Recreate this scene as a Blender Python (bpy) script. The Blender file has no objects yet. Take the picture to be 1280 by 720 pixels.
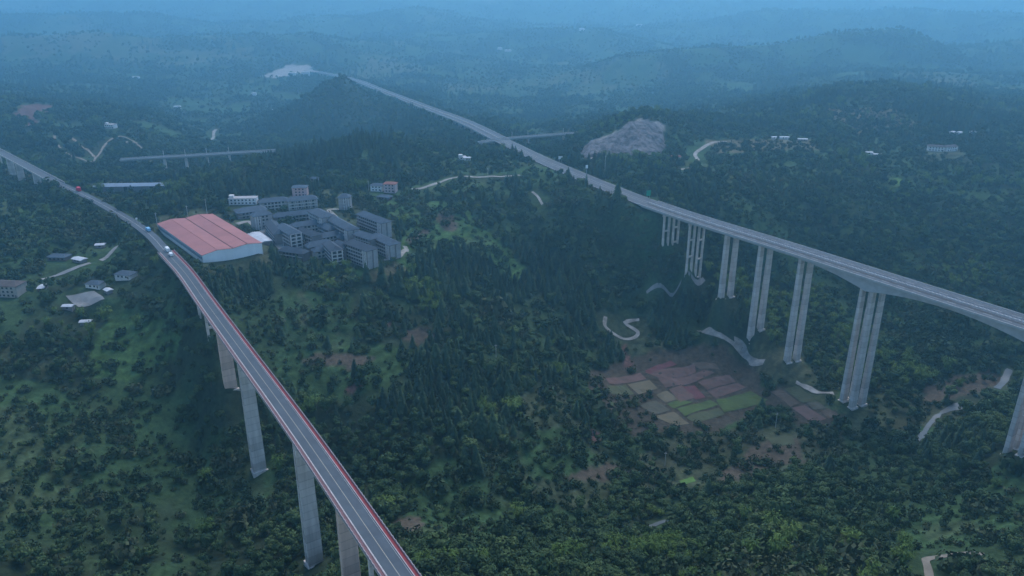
import bpy, math, random
import numpy as np
random.seed(7); RNG = np.random.default_rng(7)
R = math.radians

# ------------------------------------------------------------------ scene, camera, light
SC = bpy.context.scene
COL = SC.collection
CAM_H, FOC, PITCH = 320.0, 960.0, R(21.5)
CP, SP = math.cos(PITCH), math.sin(PITCH)
cam = bpy.data.cameras.new('camera'); camo = bpy.data.objects.new('camera', cam); COL.objects.link(camo)
camo.location = (0, 0, CAM_H); camo.rotation_euler = (math.pi / 2 - PITCH, 0, 0)
cam.sensor_width = 36; cam.lens = 36 * FOC / 1280; cam.clip_start = 1; cam.clip_end = 60000
SC.camera = camo

SUN_EL, SUN_AZ = 53.0, 12.0      # azimuth measured from +Y towards +X
EXPOSURE = 1.08
w = bpy.data.worlds.new('World'); SC.world = w; w.use_nodes = True
nt = w.node_tree; nt.nodes.clear()
sky = nt.nodes.new('ShaderNodeTexSky'); sky.sky_type = 'NISHITA'; sky.sun_disc = False
sky.sun_elevation = R(SUN_EL); sky.sun_rotation = R(SUN_AZ)
sky.ozone_density = 5.0; sky.air_density = 1.3; sky.dust_density = 0.3
bg = nt.nodes.new('ShaderNodeBackground'); bg.inputs[1].default_value = 0.105
out = nt.nodes.new('ShaderNodeOutputWorld')
nt.links.new(sky.outputs[0], bg.inputs[0]); nt.links.new(bg.outputs[0], out.inputs[0])
sl = bpy.data.lights.new('sun', 'SUN'); sl.energy = 1.45; sl.angle = R(45); sl.color = (1.0, 0.94, 0.88)
so = bpy.data.objects.new('sun', sl); COL.objects.link(so)
az, el = R(SUN_AZ), R(SUN_EL)
from mathutils import Vector, Matrix
sd = Vector((math.sin(az) * math.cos(el), math.cos(az) * math.cos(el), math.sin(el)))
so.rotation_euler = sd.to_track_quat('Z', 'Y').to_euler()
so.location = (0, 0, 900)
SC.view_settings.view_transform = 'Standard'; SC.view_settings.look = 'None'
SC.view_settings.exposure = EXPOSURE; SC.view_settings.gamma = 1.0
SC.view_settings.use_curve_mapping = False
SC.render.engine = 'CYCLES'
SC.cycles.max_bounces = 6; SC.cycles.diffuse_bounces = 2; SC.cycles.glossy_bounces = 2
SC.cycles.volume_bounces = 3; SC.cycles.transparent_max_bounces = 4
SC.cycles.use_denoising = True
SC.cycles.use_adaptive_sampling = False

# ------------------------------------------------------------------ layout helpers: pixel of the photo -> point of the world
def ray(px, py):
    dx = (px - 640) / FOC; dy = (360 - py) / FOC
    return dx, CP + dy * SP, -SP + dy * CP
def P(px, py, z):
    a, b, d = ray(px, py); t = (z - CAM_H) / d
    return np.array((a * t, b * t, z))
def proj(x, y, z):
    dz = z - CAM_H; dep = np.maximum(y * CP - dz * SP, 1e-3); up = y * SP + dz * CP
    return 640 + FOC * x / dep, 360 - FOC * up / dep

# ------------------------------------------------------------------ noise
def _hash(ix, iy, s):
    h = (ix.astype(np.int64) * 374761393 + iy.astype(np.int64) * 668265263 + s * 1442695041) & 0xFFFFFFFF
    h = ((h ^ (h >> 13)) * 1274126177) & 0xFFFFFFFF
    return ((h ^ (h >> 16)) & 0xFFFF) / 65535.0
def vnoise(x, y, s=0):
    ix, iy = np.floor(x), np.floor(y); fx, fy = x - ix, y - iy
    ux, uy = fx * fx * fx * (fx * (fx * 6 - 15) + 10), fy * fy * fy * (fy * (fy * 6 - 15) + 10)
    a, b = _hash(ix, iy, s), _hash(ix + 1, iy, s); c, d = _hash(ix, iy + 1, s), _hash(ix + 1, iy + 1, s)
    return (a + (b - a) * ux) * (1 - uy) + (c + (d - c) * ux) * uy
def fbm(x, y, wl, octv=4, s=0, gain=0.5):
    v = 0; a = 1; tot = 0; co, si = math.cos(0.6), math.sin(0.6)
    for o in range(octv):
        v = v + a * (vnoise(x / wl, y / wl, s + o * 17) - 0.5); tot += a
        x, y = x * co - y * si + 91.7, x * si + y * co - 37.1
        a *= gain; wl = wl / 2.03
    return v / tot * 2           # about -1..1
def ridged(x, y, wl, octv=4, s=0):
    v = 0; a = 1; tot = 0; co, si = math.cos(0.7), math.sin(0.7)
    for o in range(octv):
        v = v + a * (1 - np.abs(2 * vnoise(x / wl, y / wl, s + o * 13) - 1)); tot += a
        x, y = x * co - y * si + 51.3, x * si + y * co + 17.9
        a *= 0.5; wl = wl / 2.1
    return v / tot
def sstep(a, b, x):
    t = np.clip((x - a) / (b - a), 0, 1); return t * t * (3 - 2 * t)
def in_poly(px, py, poly):
    r = np.zeros(px.shape, bool); n = len(poly); j = n - 1
    for i in range(n):
        xi, yi = poly[i]; xj, yj = poly[j]
        if yi != yj:
            r ^= ((yi > py) != (yj > py)) & (px < (xj - xi) * (py - yi) / (yj - yi) + xi)
        j = i
    return r

# ------------------------------------------------------------------ routes
def spline(pts, step):
    pts = [np.array(p, float) for p in pts]
    pts = [2 * pts[0] - pts[1]] + pts + [2 * pts[-1] - pts[-2]]
    o = []
    for i in range(1, len(pts) - 2):
        a, b, c, d = pts[i - 1:i + 3]
        n = max(2, int(np.linalg.norm(c - b) / step))
        for k in range(n):
            t = k / n
            o.append(0.5 * (2 * b + (c - a) * t + (2 * a - 5 * b + 4 * c - d) * t * t + (3 * b - a - 3 * c + d) * t ** 3))
    o.append(pts[-2]); return np.array(o)
# two-lane viaduct (left) and its road on towards the far left
LR_ALL = spline([(52, 74, 119.5), (-41, 222, 120), (-101.7, 318.6, 120), (-165.2, 416.1, 120), (-208.4, 482.5, 120), (-244.5, 538.5, 120), tuple(P(207.5, 315, 120)), tuple(P(187, 293, 120)), tuple(P(160, 274, 120)), tuple(P(112, 247, 120)), tuple(P(74, 229.5, 119))], 6)
_q = P(206, 314, 120); i_lv = int(np.argmin(np.hypot(LR_ALL[:, 0] - _q[0], LR_ALL[:, 1] - _q[1])))
LV, LROAD = LR_ALL[:i_lv + 1], LR_ALL[i_lv:]
p_road = [tuple(LROAD[-1])]
LV2 = spline([p_road[-1], tuple(P(0, 190, 119)), (-840, 1165, 119), (-930, 1255, 119)], 8)
# expressway
EX_ALL = [(470, 230, 120), (420, 306, 120), (329.5, 442.5, 120), (234, 587, 120), (138.5, 731, 120), tuple(P(690, 205, 118.5)), tuple(P(635, 179, 113)), tuple(P(580, 152, 104)), tuple(P(532, 134, 91)), tuple(P(482, 115, 73)), tuple(P(440, 99, 54)), tuple(P(385, 88, 43)), tuple(P(340, 86, 42))]
EX = spline(EX_ALL, 8)
i_ab = int(np.argmin(np.hypot(EX[:, 0] - 136, EX[:, 1] - 736)))
_q = P(625, 174, 112); i_far = int(np.argmin(np.hypot(EX[:, 0] - _q[0], EX[:, 1] - _q[1])))
_q = P(395, 90, 44); i_end = int(np.argmin(np.hypot(EX[:, 0] - _q[0], EX[:, 1] - _q[1])))
EXV, EXR, EXF, EXE = EX[:i_ab + 1], EX[i_ab:i_far + 1], EX[i_far:i_end + 1], EX[i_end:]

# ------------------------------------------------------------------ buildings of the village: name, roof line in the photo, floor level
# key: (px1,py1,px2,py2, base z, floors, depth, roof, wall, style, label)
G_ROOF, D_ROOF = 'roof_grey', 'roof_dark'
BLD = [
 ('apartment_block', 326, 250, 357, 247, 109, 3, 11, G_ROOF, 'wall_cream', 'balcony', 'long cream three storey block at the back of the village, beside the white house'),
 ('apartment_block', 361, 248, 393, 245, 109, 3, 11, G_ROOF, 'wall_cream', 'balcony', 'long cream three storey block directly below the pink house'),
 ('apartment_block', 344, 268, 391, 263, 108.5, 2, 9, G_ROOF, 'wall_grey', 'plain', 'long low grey terrace, second row of the village below the cream blocks'),
 ('apartment_block', 366, 280, 398, 276, 107.5, 2, 10, G_ROOF, 'wall_cream', 'balcony', 'short grey roofed block with pale window frames, third row of the village'),
 ('apartment_block', 394, 261, 409, 268, 109, 4, 13, G_ROOF, 'wall_pale', 'gable', 'tall hipped block with two pale end walls split by a dark recess'),
 ('apartment_block', 376, 285, 394, 291, 106.5, 3, 10, D_ROOF, 'wall_grey', 'plain', 'dark roofed block in the middle of the village with a small pale end wall'),
 ('apartment_block', 352, 280, 368, 289, 106.5, 4, 11, G_ROOF, 'wall_grey', 'frame', 'block with a square white framed front facing the trees at the village edge'),
 ('apartment_block', 414, 270, 440, 284, 106.5, 4, 11, G_ROOF, 'wall_grey', 'gable', 'long sloping row with a wide pale end wall beside the village lane'),
 ('apartment_block', 453, 264.5, 481, 275, 107, 4, 11, G_ROOF, 'wall_grey', 'gable', 'detached grey row with a pale end wall, standing across the lane from the village'),
 ('apartment_block', 426, 243.5, 435, 243.5, 111, 4, 10, G_ROOF, 'wall_pale', 'gable', 'lone small tower block with a pale blank wall at the top of the lane'),
 ('apartment_block', 449, 289.5, 467, 295, 103.5, 4, 11, G_ROOF, 'wall_grey', 'plain', 'upper half of the long grey row leading down to the lane bend'),
 ('apartment_block', 469, 292, 492, 302, 102.5, 4, 11, G_ROOF, 'wall_grey', 'gable', 'lower half of the long grey row, its pale end wall inside the lane bend'),
 ('apartment_block', 438, 300, 463, 309, 102, 5, 11, D_ROOF, 'wall_grey', 'gable', 'front block of the village with a broad pale end wall and white pilasters'),
 ('apartment_block', 420, 301, 434, 305, 102, 4, 11, D_ROOF, 'wall_grey', 'plain', 'grey block joined behind the white balcony frame at the village front'),
 ('apartment_block', 412, 302, 420, 310, 102, 4, 10, D_ROOF, 'wall_brown', 'frame', 'narrow block with open white balcony frames on its front at the wood edge'),
 ('apartment_block', 298, 262, 328, 258, 110, 2, 15, G_ROOF, 'wall_grey', 'plain', 'broad low grey roofed hall under the long white house'),
 ('apartment_block', 317, 267, 335, 264, 109, 4, 10, G_ROOF, 'wall_pale', 'gable', 'pale block with vertical wall strips beside the broad low hall'),
 ('apartment_block', 385, 305, 411, 300, 104, 2, 9, G_ROOF, 'wall_brown', 'plain', 'low brown walled row second from the wood edge in the village'),
 ('apartment_block', 398, 294, 425, 289, 105, 2, 9, G_ROOF, 'wall_cream', 'plain', 'low cream row in the inner yard between the middle blocks'),
 ('apartment_block', 354, 309, 380, 313, 104, 2, 9, D_ROOF, 'wall_brown', 'plain', 'low dark roofed row right at the wood edge beside the village street'),
 ('apartment_block', 362, 298, 384, 294, 105.5, 2, 8, G_ROOF, 'wall_cream', 'plain', 'small low cream row tucked behind the square white framed front'),
 ('apartment_block', 403, 279, 415, 284, 107.5, 2, 9, G_ROOF, 'wall_grey', 'plain', 'small grey block wedged between the hipped block and the sloping row'),
 ('apartment_block', 424, 294, 441, 291, 104.5, 2, 8, D_ROOF, 'wall_brown', 'plain', 'small dark roofed row behind the tall front blocks below the sloping row'),
 ('apartment_block', 393, 311, 410, 308, 103, 2, 8, G_ROOF, 'wall_cream', 'plain', 'short cream row at the wood edge left of the balcony frames'),
 ('apartment_block', 338, 276, 349, 289, 107, 3, 10, D_ROOF, 'wall_grey', 'plain', 'dark row along the village street nearest the red roofed hall'),
]
HOUSES = [
 # name, px,py of base centre, z, length, depth, floors, yaw deg, roof, wall, label
 ('white_house', 305, 254.5, 116, 27, 9, 2, 4, 'flat', 'wall_white', 'long white two storey house with dark windows above the village'),
 ('pink_house', 376, 244, 114, 15, 11, 3, 5, 'hip_grey', 'wall_pink', 'pink stepped house standing above the cream blocks of the village'),
 ('white_house', 472, 238, 113.5, 13, 9, 2, -8, 'hip_grey', 'wall_white', 'white house with a grey roof, beside the pinkish house on the lane'),
 ('pink_house', 488.5, 239.5, 113.5, 13, 9, 3, -8, 'hip_red', 'wall_pink2', 'tall white and pinkish house at the start of the pale lane'),
 ('farm_house', 481, 249, 112, 14, 8, 1, -20, 'hip_grey', 'wall_brown', 'low grey roofed farm house just below the pinkish house'),
 ('farm_house', 845, 198.5, 117, 11, 7, 1, 0, 'hip_red', 'wall_white', 'small white house with a reddish roof beside the winding pale track'),
 ('farm_house', 158, 346, 103, 14, 9, 1, -15, 'hip_grey', 'wall_white', 'white walled house with a grey roof just left of the viaduct end'),
 ('farm_house', 120, 358, 100, 12, 8, 1, -10, 'hip_grey', 'wall_white', 'white fronted house above the concrete yard'),
 ('farm_house', 10, 368, 97, 26, 12, 3, -6, 'hip_brown', 'wall_cream', 'large old beige house with a brown roof at the photo edge'),
 ('farm_house', 75, 324, 103, 16, 9, 1, -5, 'hip_grey', 'wall_brown', 'low dark roofed farm house in the trees above the narrow lane'),
 ('farm_shed', 100, 327, 103, 11, 6, 1, -25, 'metal', 'wall_grey', 'small shed with a bright white roof beside the narrow lane'),
 ('farm_shed', 126, 309, 106, 7, 5, 1, 10, 'metal', 'wall_grey', 'tiny pale shed alone in the trees above the lane'),
 ('farm_shed', 136, 366, 99, 6, 4, 1, -40, 'metal', 'wall_grey', 'small pale shed at the corner of the concrete yard'),
 ('farm_shed', 86, 386, 93, 7, 4, 1, 0, 'metal', 'wall_grey', 'low pale shed just below the concrete yard'),
 ('farm_shed', 108, 405.5, 86, 7, 4, 1, 5, 'metal', 'wall_grey', 'tiny white roofed shed alone on the green slope'),
 ('farm_shed', 54, 362, 99, 4, 9, 1, 8, 'metal', 'wall_brown', 'narrow rusty roofed shed beside the large old house'),
 ('farm_shed', 393, 226, 117, 9, 6, 1, 0, 'hip_grey', 'wall_grey', 'small grey shed in the trees between pink house and tower block'),
 ('white_house', 1169, 188.5, 112, 20, 7, 2, -16, 'hip_brown', 'wall_white', 'long white house wing with a brown roof on the plateau, outer wing'),
 ('white_house', 1187, 188.5, 112, 19, 7, 2, 16, 'hip_brown', 'wall_white', 'second white wing with a brown roof, meeting the first at an angle'),
 ('farm_house', 139, 160, 99, 17, 10, 2, -10, 'flat', 'wall_white', 'white house alone on the hazy slope above the looping track'),
 ('farm_house', 578, 199, 121, 9, 7, 1, 10, 'flat', 'wall_white', 'small white house on the meadow above the pale lane, taller twin'),
 ('farm_house', 584, 200, 121, 8, 6, 1, 0, 'metal', 'wall_white', 'small pale roofed house on the meadow beside its taller twin'),
 ('farm_shed', 1190, 167, 117, 9, 5, 1, 40, 'metal', 'wall_white', 'white roofed shed below the wooded round hill, first of three'),
 ('farm_shed', 1199, 167.5, 117, 9, 5, 1, 40, 'metal', 'wall_white', 'white roofed shed below the wooded round hill, between two others'),
 ('farm_shed', 1216, 166.5, 118, 8, 5, 1, 10, 'metal', 'wall_white', 'white roofed shed below the wooded round hill, last of three'),
 ('farm_shed', 980, 173.5, 120, 12, 5, 1, 0, 'metal', 'wall_white', 'long pale shed on the plateau terraces beside a smaller one'),
 ('farm_shed', 967, 173.5, 120, 6, 5, 1, 0, 'metal', 'wall_white', 'small pale shed on the plateau terraces beside a longer one'),
 ('farm_shed', 1003, 176, 119, 12, 5, 1, -5, 'metal', 'wall_grey', 'grey shed on the plateau terraces near two pale sheds'),
 ('farm_shed', 1086, 192.5, 112, 8, 6, 1, -10, 'metal', 'wall_white', 'pale shed in the plateau woods, higher one of a pair'),
 ('farm_shed', 1096, 195, 111, 10, 5, 1, -5, 'metal', 'wall_grey', 'greyish shed in the plateau woods, lower one of a pair'),
]
# ------------------------------------------------------------------ terrain
CT = []          # (x, y, z)
def cw(*a): CT.append(a)
for a in ((-221, 491, 101), (-208, 473, 93), (-191, 444, 74), (-163, 402, 37), (-109, 317, 37), (-77, 267, 62), (-58, 237, 80), (-30, 195, 95), (15, 140, 112), (60, 70, 117), (120, 40, 110),
          (-264, 566, 114), (-40, 60, 100), (-150, 150, 70), (-260, 220, 60), (150, 120, 85), (260, 180, 70), (380, 250, 75), (480, 210, 112), (430, 290, 85),
          (144, 704, 93), (164, 675, 74), (184, 642, 58), (206, 613, 36), (224, 578, 27), (254, 524, 13), (326, 430, 34), (122, 745, 117), (142, 745, 117)): cw(*a)
for a in (
 (770, 480, 16), (860, 480, 12), (950, 500, 10), (870, 530, 10), (1000, 500, 12), (920, 470, 13), (820, 455, 18),
 (1165, 540, 3), (1190, 513, 3.5), (1212, 505, 4), (1245, 480, 5), (1265, 470, 6), (1278, 455, 7), (1110, 560, 6), (1040, 575, 8), (960, 590, 10), (880, 615, 11), (810, 660, 14), (700, 668, 19),
 (640, 650, 24), (560, 640, 29), (480, 600, 33), (330, 650, 32), (250, 690, 32), (600, 680, 40),
 (100, 640, 45), (0, 700, 62), (200, 710, 40), (0, 600, 62), (0, 480, 76), (100, 480, 68), (200, 450, 72), (180, 560, 46), (60, 400, 90), (150, 420, 80), (250, 560, 38), (230, 500, 58),
 (0, 300, 105), (130, 375, 95), (95, 375, 95), (140, 340, 101), (60, 345, 100), (60, 280, 112), (0, 250, 114), (120, 290, 112), (170, 310, 114), (35, 245, 106), (150, 262, 118), (-40, 300, 108),
 (14, 214, 97), (27, 230, 90), (50, 224, 100), (85, 240, 116), (-20, 205, 92),
 (200, 292, 113), (260, 332, 111), (325, 312, 111), (270, 266, 114), (230, 242, 119), (300, 218, 126), (322, 206, 131), (350, 212, 122), (200, 255, 115),
 (455, 178, 141), (425, 190, 132), (488, 188, 130), (392, 206, 118), (372, 213, 116), (520, 198, 126), (480, 222, 115), (430, 215, 120),
 (300, 275, 111), (350, 312, 105), (430, 335, 99), (500, 325, 99), (400, 325, 101), (495, 305, 102), (360, 330, 102), (320, 325, 107),
 (520, 325, 92), (560, 290, 98), (600, 300, 88), (600, 250, 108), (560, 230, 114), (640, 260, 100), (620, 330, 75), (680, 330, 66), (520, 250, 110),
 (540, 380, 78), (500, 420, 70), (600, 430, 66), (560, 500, 55), (640, 500, 50), (660, 440, 50), (690, 400, 46), (460, 370, 88), (580, 350, 78),
 (300, 360, 98), (340, 350, 100), (370, 385, 91), (330, 440, 78), (400, 440, 72), (450, 480, 62), (400, 530, 48), (450, 560, 41), (520, 540, 48), (580, 580, 37), (400, 600, 33),
 (700, 500, 38), (720, 560, 27), (670, 600, 30), (760, 600, 17),
 (740, 238, 118), (700, 290, 92), (760, 300, 84), (800, 350, 55), (740, 370, 48), (790, 403, 28), (700, 350, 60), (720, 420, 32), (840, 370, 45), (820, 425, 23), (880, 410, 24), (640, 212, 117), (600, 203, 119), (660, 232, 112), (720, 228, 124), (735, 232, 128), (748, 236, 123), (770, 240, 117), (690, 240, 112),
 (850, 235, 118), (900, 260, 108), (950, 290, 88), (1000, 320, 62), (1050, 350, 42), (900, 330, 68), (870, 320, 75), (960, 360, 42), (1020, 405, 24), (1050, 430, 18), (930, 440, 20),
 (1100, 400, 22), (1150, 450, 12), (1210, 440, 16), (1100, 490, 9), (1100, 320, 62), (1200, 370, 35), (1270, 390, 28), (1280, 330, 50), (1200, 300, 66), (1100, 270, 86), (1000, 240, 105), (1280, 250, 90), (1200, 220, 101), (1100, 218, 107), (1000, 205, 114), (900, 205, 116), (870, 190, 116), (1060, 178, 119), (1250, 185, 112), (1350, 300, 55), (1350, 220, 98),
 (1060, 110, 148), (1120, 110, 150), (1175, 124, 143), (1032, 118, 143), (1008, 140, 124), (985, 150, 119), (1080, 145, 126), (1220, 150, 122), (960, 158, 118), (1130, 160, 120), (1290, 150, 118),
 (725, 197, 118), (780, 196, 118), (828, 190, 118), (735, 178, 127), (785, 156, 147), (820, 154, 147), (855, 160, 135), (700, 184, 114), (880, 170, 122), (815, 143, 152), (790, 146, 150),
 (1000, 620, 38), (900, 645, 26), (1000, 700, 70), (900, 712, 68), (800, 715, 66), (760, 700, 50), (1080, 640, 42), (1150, 680, 45), (1250, 600, 34), (1280, 640, 46), (1200, 705, 56), (1290, 710, 66), (640, 712, 70), (560, 705, 66), (520, 718, 82), (1100, 600, 22),
 (360, 172, 36), (430, 166, 44), (300, 176, 32), (345, 188, 52), (510, 160, 44), (620, 182, 100), (560, 172, 78), (600, 150, 60), (180, 205, 76), (210, 210, 74), (238, 214, 67), (265, 213, 66), (290, 204, 74), (165, 241, 92), (165, 232, 93), (90, 195, 84), (60, 175, 96), (140, 180, 86), (20, 165, 105), (680, 183, 88), (663, 184, 90), (704, 178, 96), (640, 160, 66),
 (40, 138, 112), (120, 135, 98), (200, 145, 62), (0, 125, 122), (-40, 170, 104)): CT.append(tuple(P(*a)))
for a in ((-385, 1800, 127), (-350, 1740, 117), (-430, 1780, 108), (-290, 1840, 108), (-490, 1840, 74), (-385, 1650, 62), (-280, 1640, 42), (-225, 1720, 60), (-560, 1750, 26), (-470, 1600, 26), (-650, 1650, 16), (-370, 2000, 46), (-500, 2050, 0), (-210, 2000, 46),
          (-100, 1650, 30), (40, 1700, 28), (180, 1650, 60), (300, 1850, 30), (0, 2100, 10), (350, 2150, 30), (-820, 1950, 5), (-650, 2250, 0), (720, 2150, 45), (-350, 2350, 26), (-560, 2520, 30), (-640, 2700, 38), (-820, 2800, 40),
          (900, 1500, 118), (1150, 1900, 80), (-1050, 1700, 90), (-800, 1400, 92), (0, 2700, 5), (700, 2800, 30), (1300, 2700, 40), (-1300, 2700, 35), (0, 3500, 20), (1500, 3500, 40), (-1500, 3500, 40)): cw(*a)
for b in BLD:
    _, x1, y1, x2, y2, z, fl = b[:7]
    zr = z + fl * 3.1 + 1.6
    a_, b_ = P(x1, y1, zr), P(x2, y2, zr)
    m = (a_ + b_) / 2; CT.append((m[0], m[1], z))
for h in HOUSES: CT.append(tuple(P(h[1], h[2], h[3])))
CT = np.array(CT)
YO = 300.0
def warp(x, y): return np.stack([2.2 * x / (y + YO), np.log(y + YO)], -1)
CW = warp(CT[:, 0], CT[:, 1])
d2 = ((CW[:, None] - CW[None]) ** 2).sum(-1)
KER = lambda r2: np.sqrt(r2 + 4e-5)
A = KER(d2) - 0.0 + np.eye(len(CT)) * (-0.0006)
zm = CT[:, 2].mean()
wts = np.linalg.solve(np.block([[A, np.ones((len(CT), 1))], [np.ones((1, len(CT))), np.zeros((1, 1))]]), np.append(CT[:, 2] - zm, 0))
def rbf(x, y):
    sh = x.shape; q = warp(x.ravel(), y.ravel()); o = np.empty(len(q))
    for i in range(0, len(q), 20000):
        k = q[i:i + 20000]
        r2 = (k[:, None, 0] - CW[None, :, 0]) ** 2 + (k[:, None, 1] - CW[None, :, 1]) ** 2
        o[i:i + 20000] = KER(r2) @ wts[:-1] + wts[-1] + zm
    return o.reshape(sh)
HILLS = [  # far ridges: x, y, height above the far floor, half width x, half width y
 (1240, 2780, 118, 330, 200), (760, 2700, 92, 380, 190), (1900, 2950, 100, 420, 240), (420, 2650, 48, 260, 170), (1040, 2250, 36, 400, 220),
 (-1000, 3300, 100, 520, 280), (-1700, 3000, 100, 450, 320), (150, 3700, 90, 700, 320), (-600, 4300, 110, 800, 350), (1600, 4300, 110, 900, 380), (2700, 3900, 120, 700, 400), (-2400, 4100, 130, 800, 400),
 (300, 5600, 120, 1200, 500), (2800, 6000, 130, 1300, 500), (-2000, 6000, 140, 1200, 500)]
def hill_sum(x, y):
    z = np.zeros(x.shape)
    for hx, hy, ht, wx, wy in HILLS:
        q = ((x - hx) / wx) ** 2 + ((y - hy) / wy) ** 2 + 0.35 * fbm(x, y, 420, 3, 21)
        z = z + ht * np.exp(-1.2 * np.maximum(q, 0))
    return z
def far_ground(x, y):
    z = 4 + 70 * ridged(x, y, 900, 4, 5) * sstep(1900, 2900, y) + 14 * fbm(x, y, 260, 3, 9)
    return z + hill_sum(x, y) + (80 * sstep(3600, 5200, y) + 360 * sstep(4600, 7600, y)) * (.45 + .8 * ridged(x, y, 2900, 4, 33))  # mountain wall added behind the ridges, cuts the haze short and dims it
NR, NC = 860, 600
rr = np.linspace(math.log(180.0), math.log(17500.0 + YO), NR); yy = np.exp(rr) - YO
uu = np.linspace(-0.98, 0.98, NC)
GX = uu[None, :] * (yy[:, None] + YO); GY = np.repeat(yy[:, None], NC, 1)
Z = far_ground(GX, GY)
zn = rbf(GX[yy < 3400], GY[yy < 3400])
wf = sstep(2300, 3300, GY[yy < 3400])
_gx, _gy = GX[yy < 3400], GY[yy < 3400]; zn = zn + hill_sum(_gx, _gy) * sstep(1900, 2300, _gy)
Z[yy < 3400] = zn * (1 - wf) + Z[yy < 3400] * wf
Z += (4.2 * fbm(GX, GY, 75, 4, 3) + 1.0 * fbm(GX, GY, 17, 3, 4)) * sstep(120, 300, GY)
def poly_dist(x, y, path):
    """distance to a polyline and the height of its nearest point"""
    best = np.full(x.shape, 1e9); bz = np.zeros(x.shape)
    for a, b in zip(path[:-1], path[1:]):
        e = b[:2] - a[:2]; L = max(e @ e, 1e-9)
        t = np.clip(((x - a[0]) * e[0] + (y - a[1]) * e[1]) / L, 0, 1)
        d = np.hypot(x - a[0] - t * e[0], y - a[1] - t * e[1])
        k = d < best; best[k] = d[k]; bz[k] = (a[2] + t * (b[2] - a[2]))[k]
    return best, bz
def carve(path, half, fall, dz):
    lo, hi = path[:, :2].min(0) - half - fall, path[:, :2].max(0) + half + fall
    k = (GX > lo[0]) & (GX < hi[0]) & (GY > lo[1]) & (GY < hi[1])
    d, z = poly_dist(GX[k], GY[k], path[::2] if len(path) > 12 else path)
    f = 1 - sstep(half, half + fall, d); Z[k] = Z[k] * (1 - f) + (z + dz) * f
carve(LROAD, 7, 16, -0.9); carve(EXR, 15, 22, -0.9); carve(EXF, 16, 120, -9.0)
# keep the ground under the viaducts clear of the girders
def clear_under(path, half, gap):
    lo, hi = path[:, :2].min(0) - half - 20, path[:, :2].max(0) + half + 20
    k = (GX > lo[0]) & (GX < hi[0]) & (GY > lo[1]) & (GY < hi[1])
    d, z = poly_dist(GX[k], GY[k], path)
    f = 1 - sstep(half, half + 18, d); lim = np.minimum(Z[k], z - gap); Z[k] = Z[k] * (1 - f) + lim * f
clear_under(LV[14:-3], 7, 6); clear_under(EXV[:-2], 14, 5); clear_under(EXF[2:], 14, 6); clear_under(LV2[2:], 7, 6)
WH_C = (P(200, 278, 119) + P(327, 306, 119)) / 2
# flat ground for the big hall and the village street, and the paddy terraces
def flatten(cx, cy, r0, r1, z):
    d = np.hypot(GX - cx, GY - cy); f = 1 - sstep(r0, r1, d); Z[:] = Z * (1 - f) + z * f
flatten(*(P(262, 300, 112)[:2]), 45, 75, 111.5)
for _b in BLD:
    _zr = _b[5] + _b[6] * 3.1 + 1.6; _m = (P(_b[1], _b[2], _zr) + P(_b[3], _b[4], _zr)) / 2; flatten(_m[0], _m[1], 14, 30, _b[5])
for _h in HOUSES:
    _m = P(_h[1], _h[2], _h[3]); flatten(_m[0], _m[1], _h[4] / 2 + 5, _h[4] / 2 + 20, _h[3] - .1)
flatten(float(P(166, 238, 93)[0]), float(P(166, 238, 93)[1]), 50, 75, 92.8)
FIELD_AREA = [(752, 470), (820, 440), (905, 440), (965, 498), (885, 540), (800, 520)]
FIELD_AREA2 = [(962, 492), (1000, 480), (1055, 520), (1010, 534)]
ppx, ppy = proj(GX, GY, Z)
for poly in (FIELD_AREA, FIELD_AREA2):
    k = in_poly(ppx, ppy, poly); q = Z[k]
    Z[k] = np.round(q / 1.2) * 1.2 * 0.7 + q * 0.3
def zz(x, y):
    x = np.asarray(x, float); y = np.asarray(y, float)
    fr = np.clip((np.log(np.maximum(y + YO, 181)) - rr[0]) / (rr[1] - rr[0]), 0, NR - 1.001)
    fc = np.clip((x / (y + YO) - uu[0]) / (uu[1] - uu[0]), 0, NC - 1.001)
    i, j = fr.astype(int), fc.astype(int); a, b = fr - i, fc - j
    return (Z[i, j] * (1 - b) + Z[i, j + 1] * b) * (1 - a) + (Z[i + 1, j] * (1 - b) + Z[i + 1, j + 1] * b) * a
TT = np.exp(np.linspace(math.log(150), math.log(9000), 1600))
def G(px, py):
    """the point of the ground that the photo shows at a pixel"""
    a, b, d = ray(px, py)
    h = CAM_H + d * TT - zz(a * TT, b * TT)
    k = int(np.argmax(h < 0)) or len(TT) - 1
    t0, t1 = TT[k - 1], TT[k]; h0, h1 = h[k - 1], h[k]
    t = t0 + (t1 - t0) * h0 / max(h0 - h1, 1e-6)
    return np.array((a * t, b * t, float(zz(a * t, b * t))))

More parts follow.
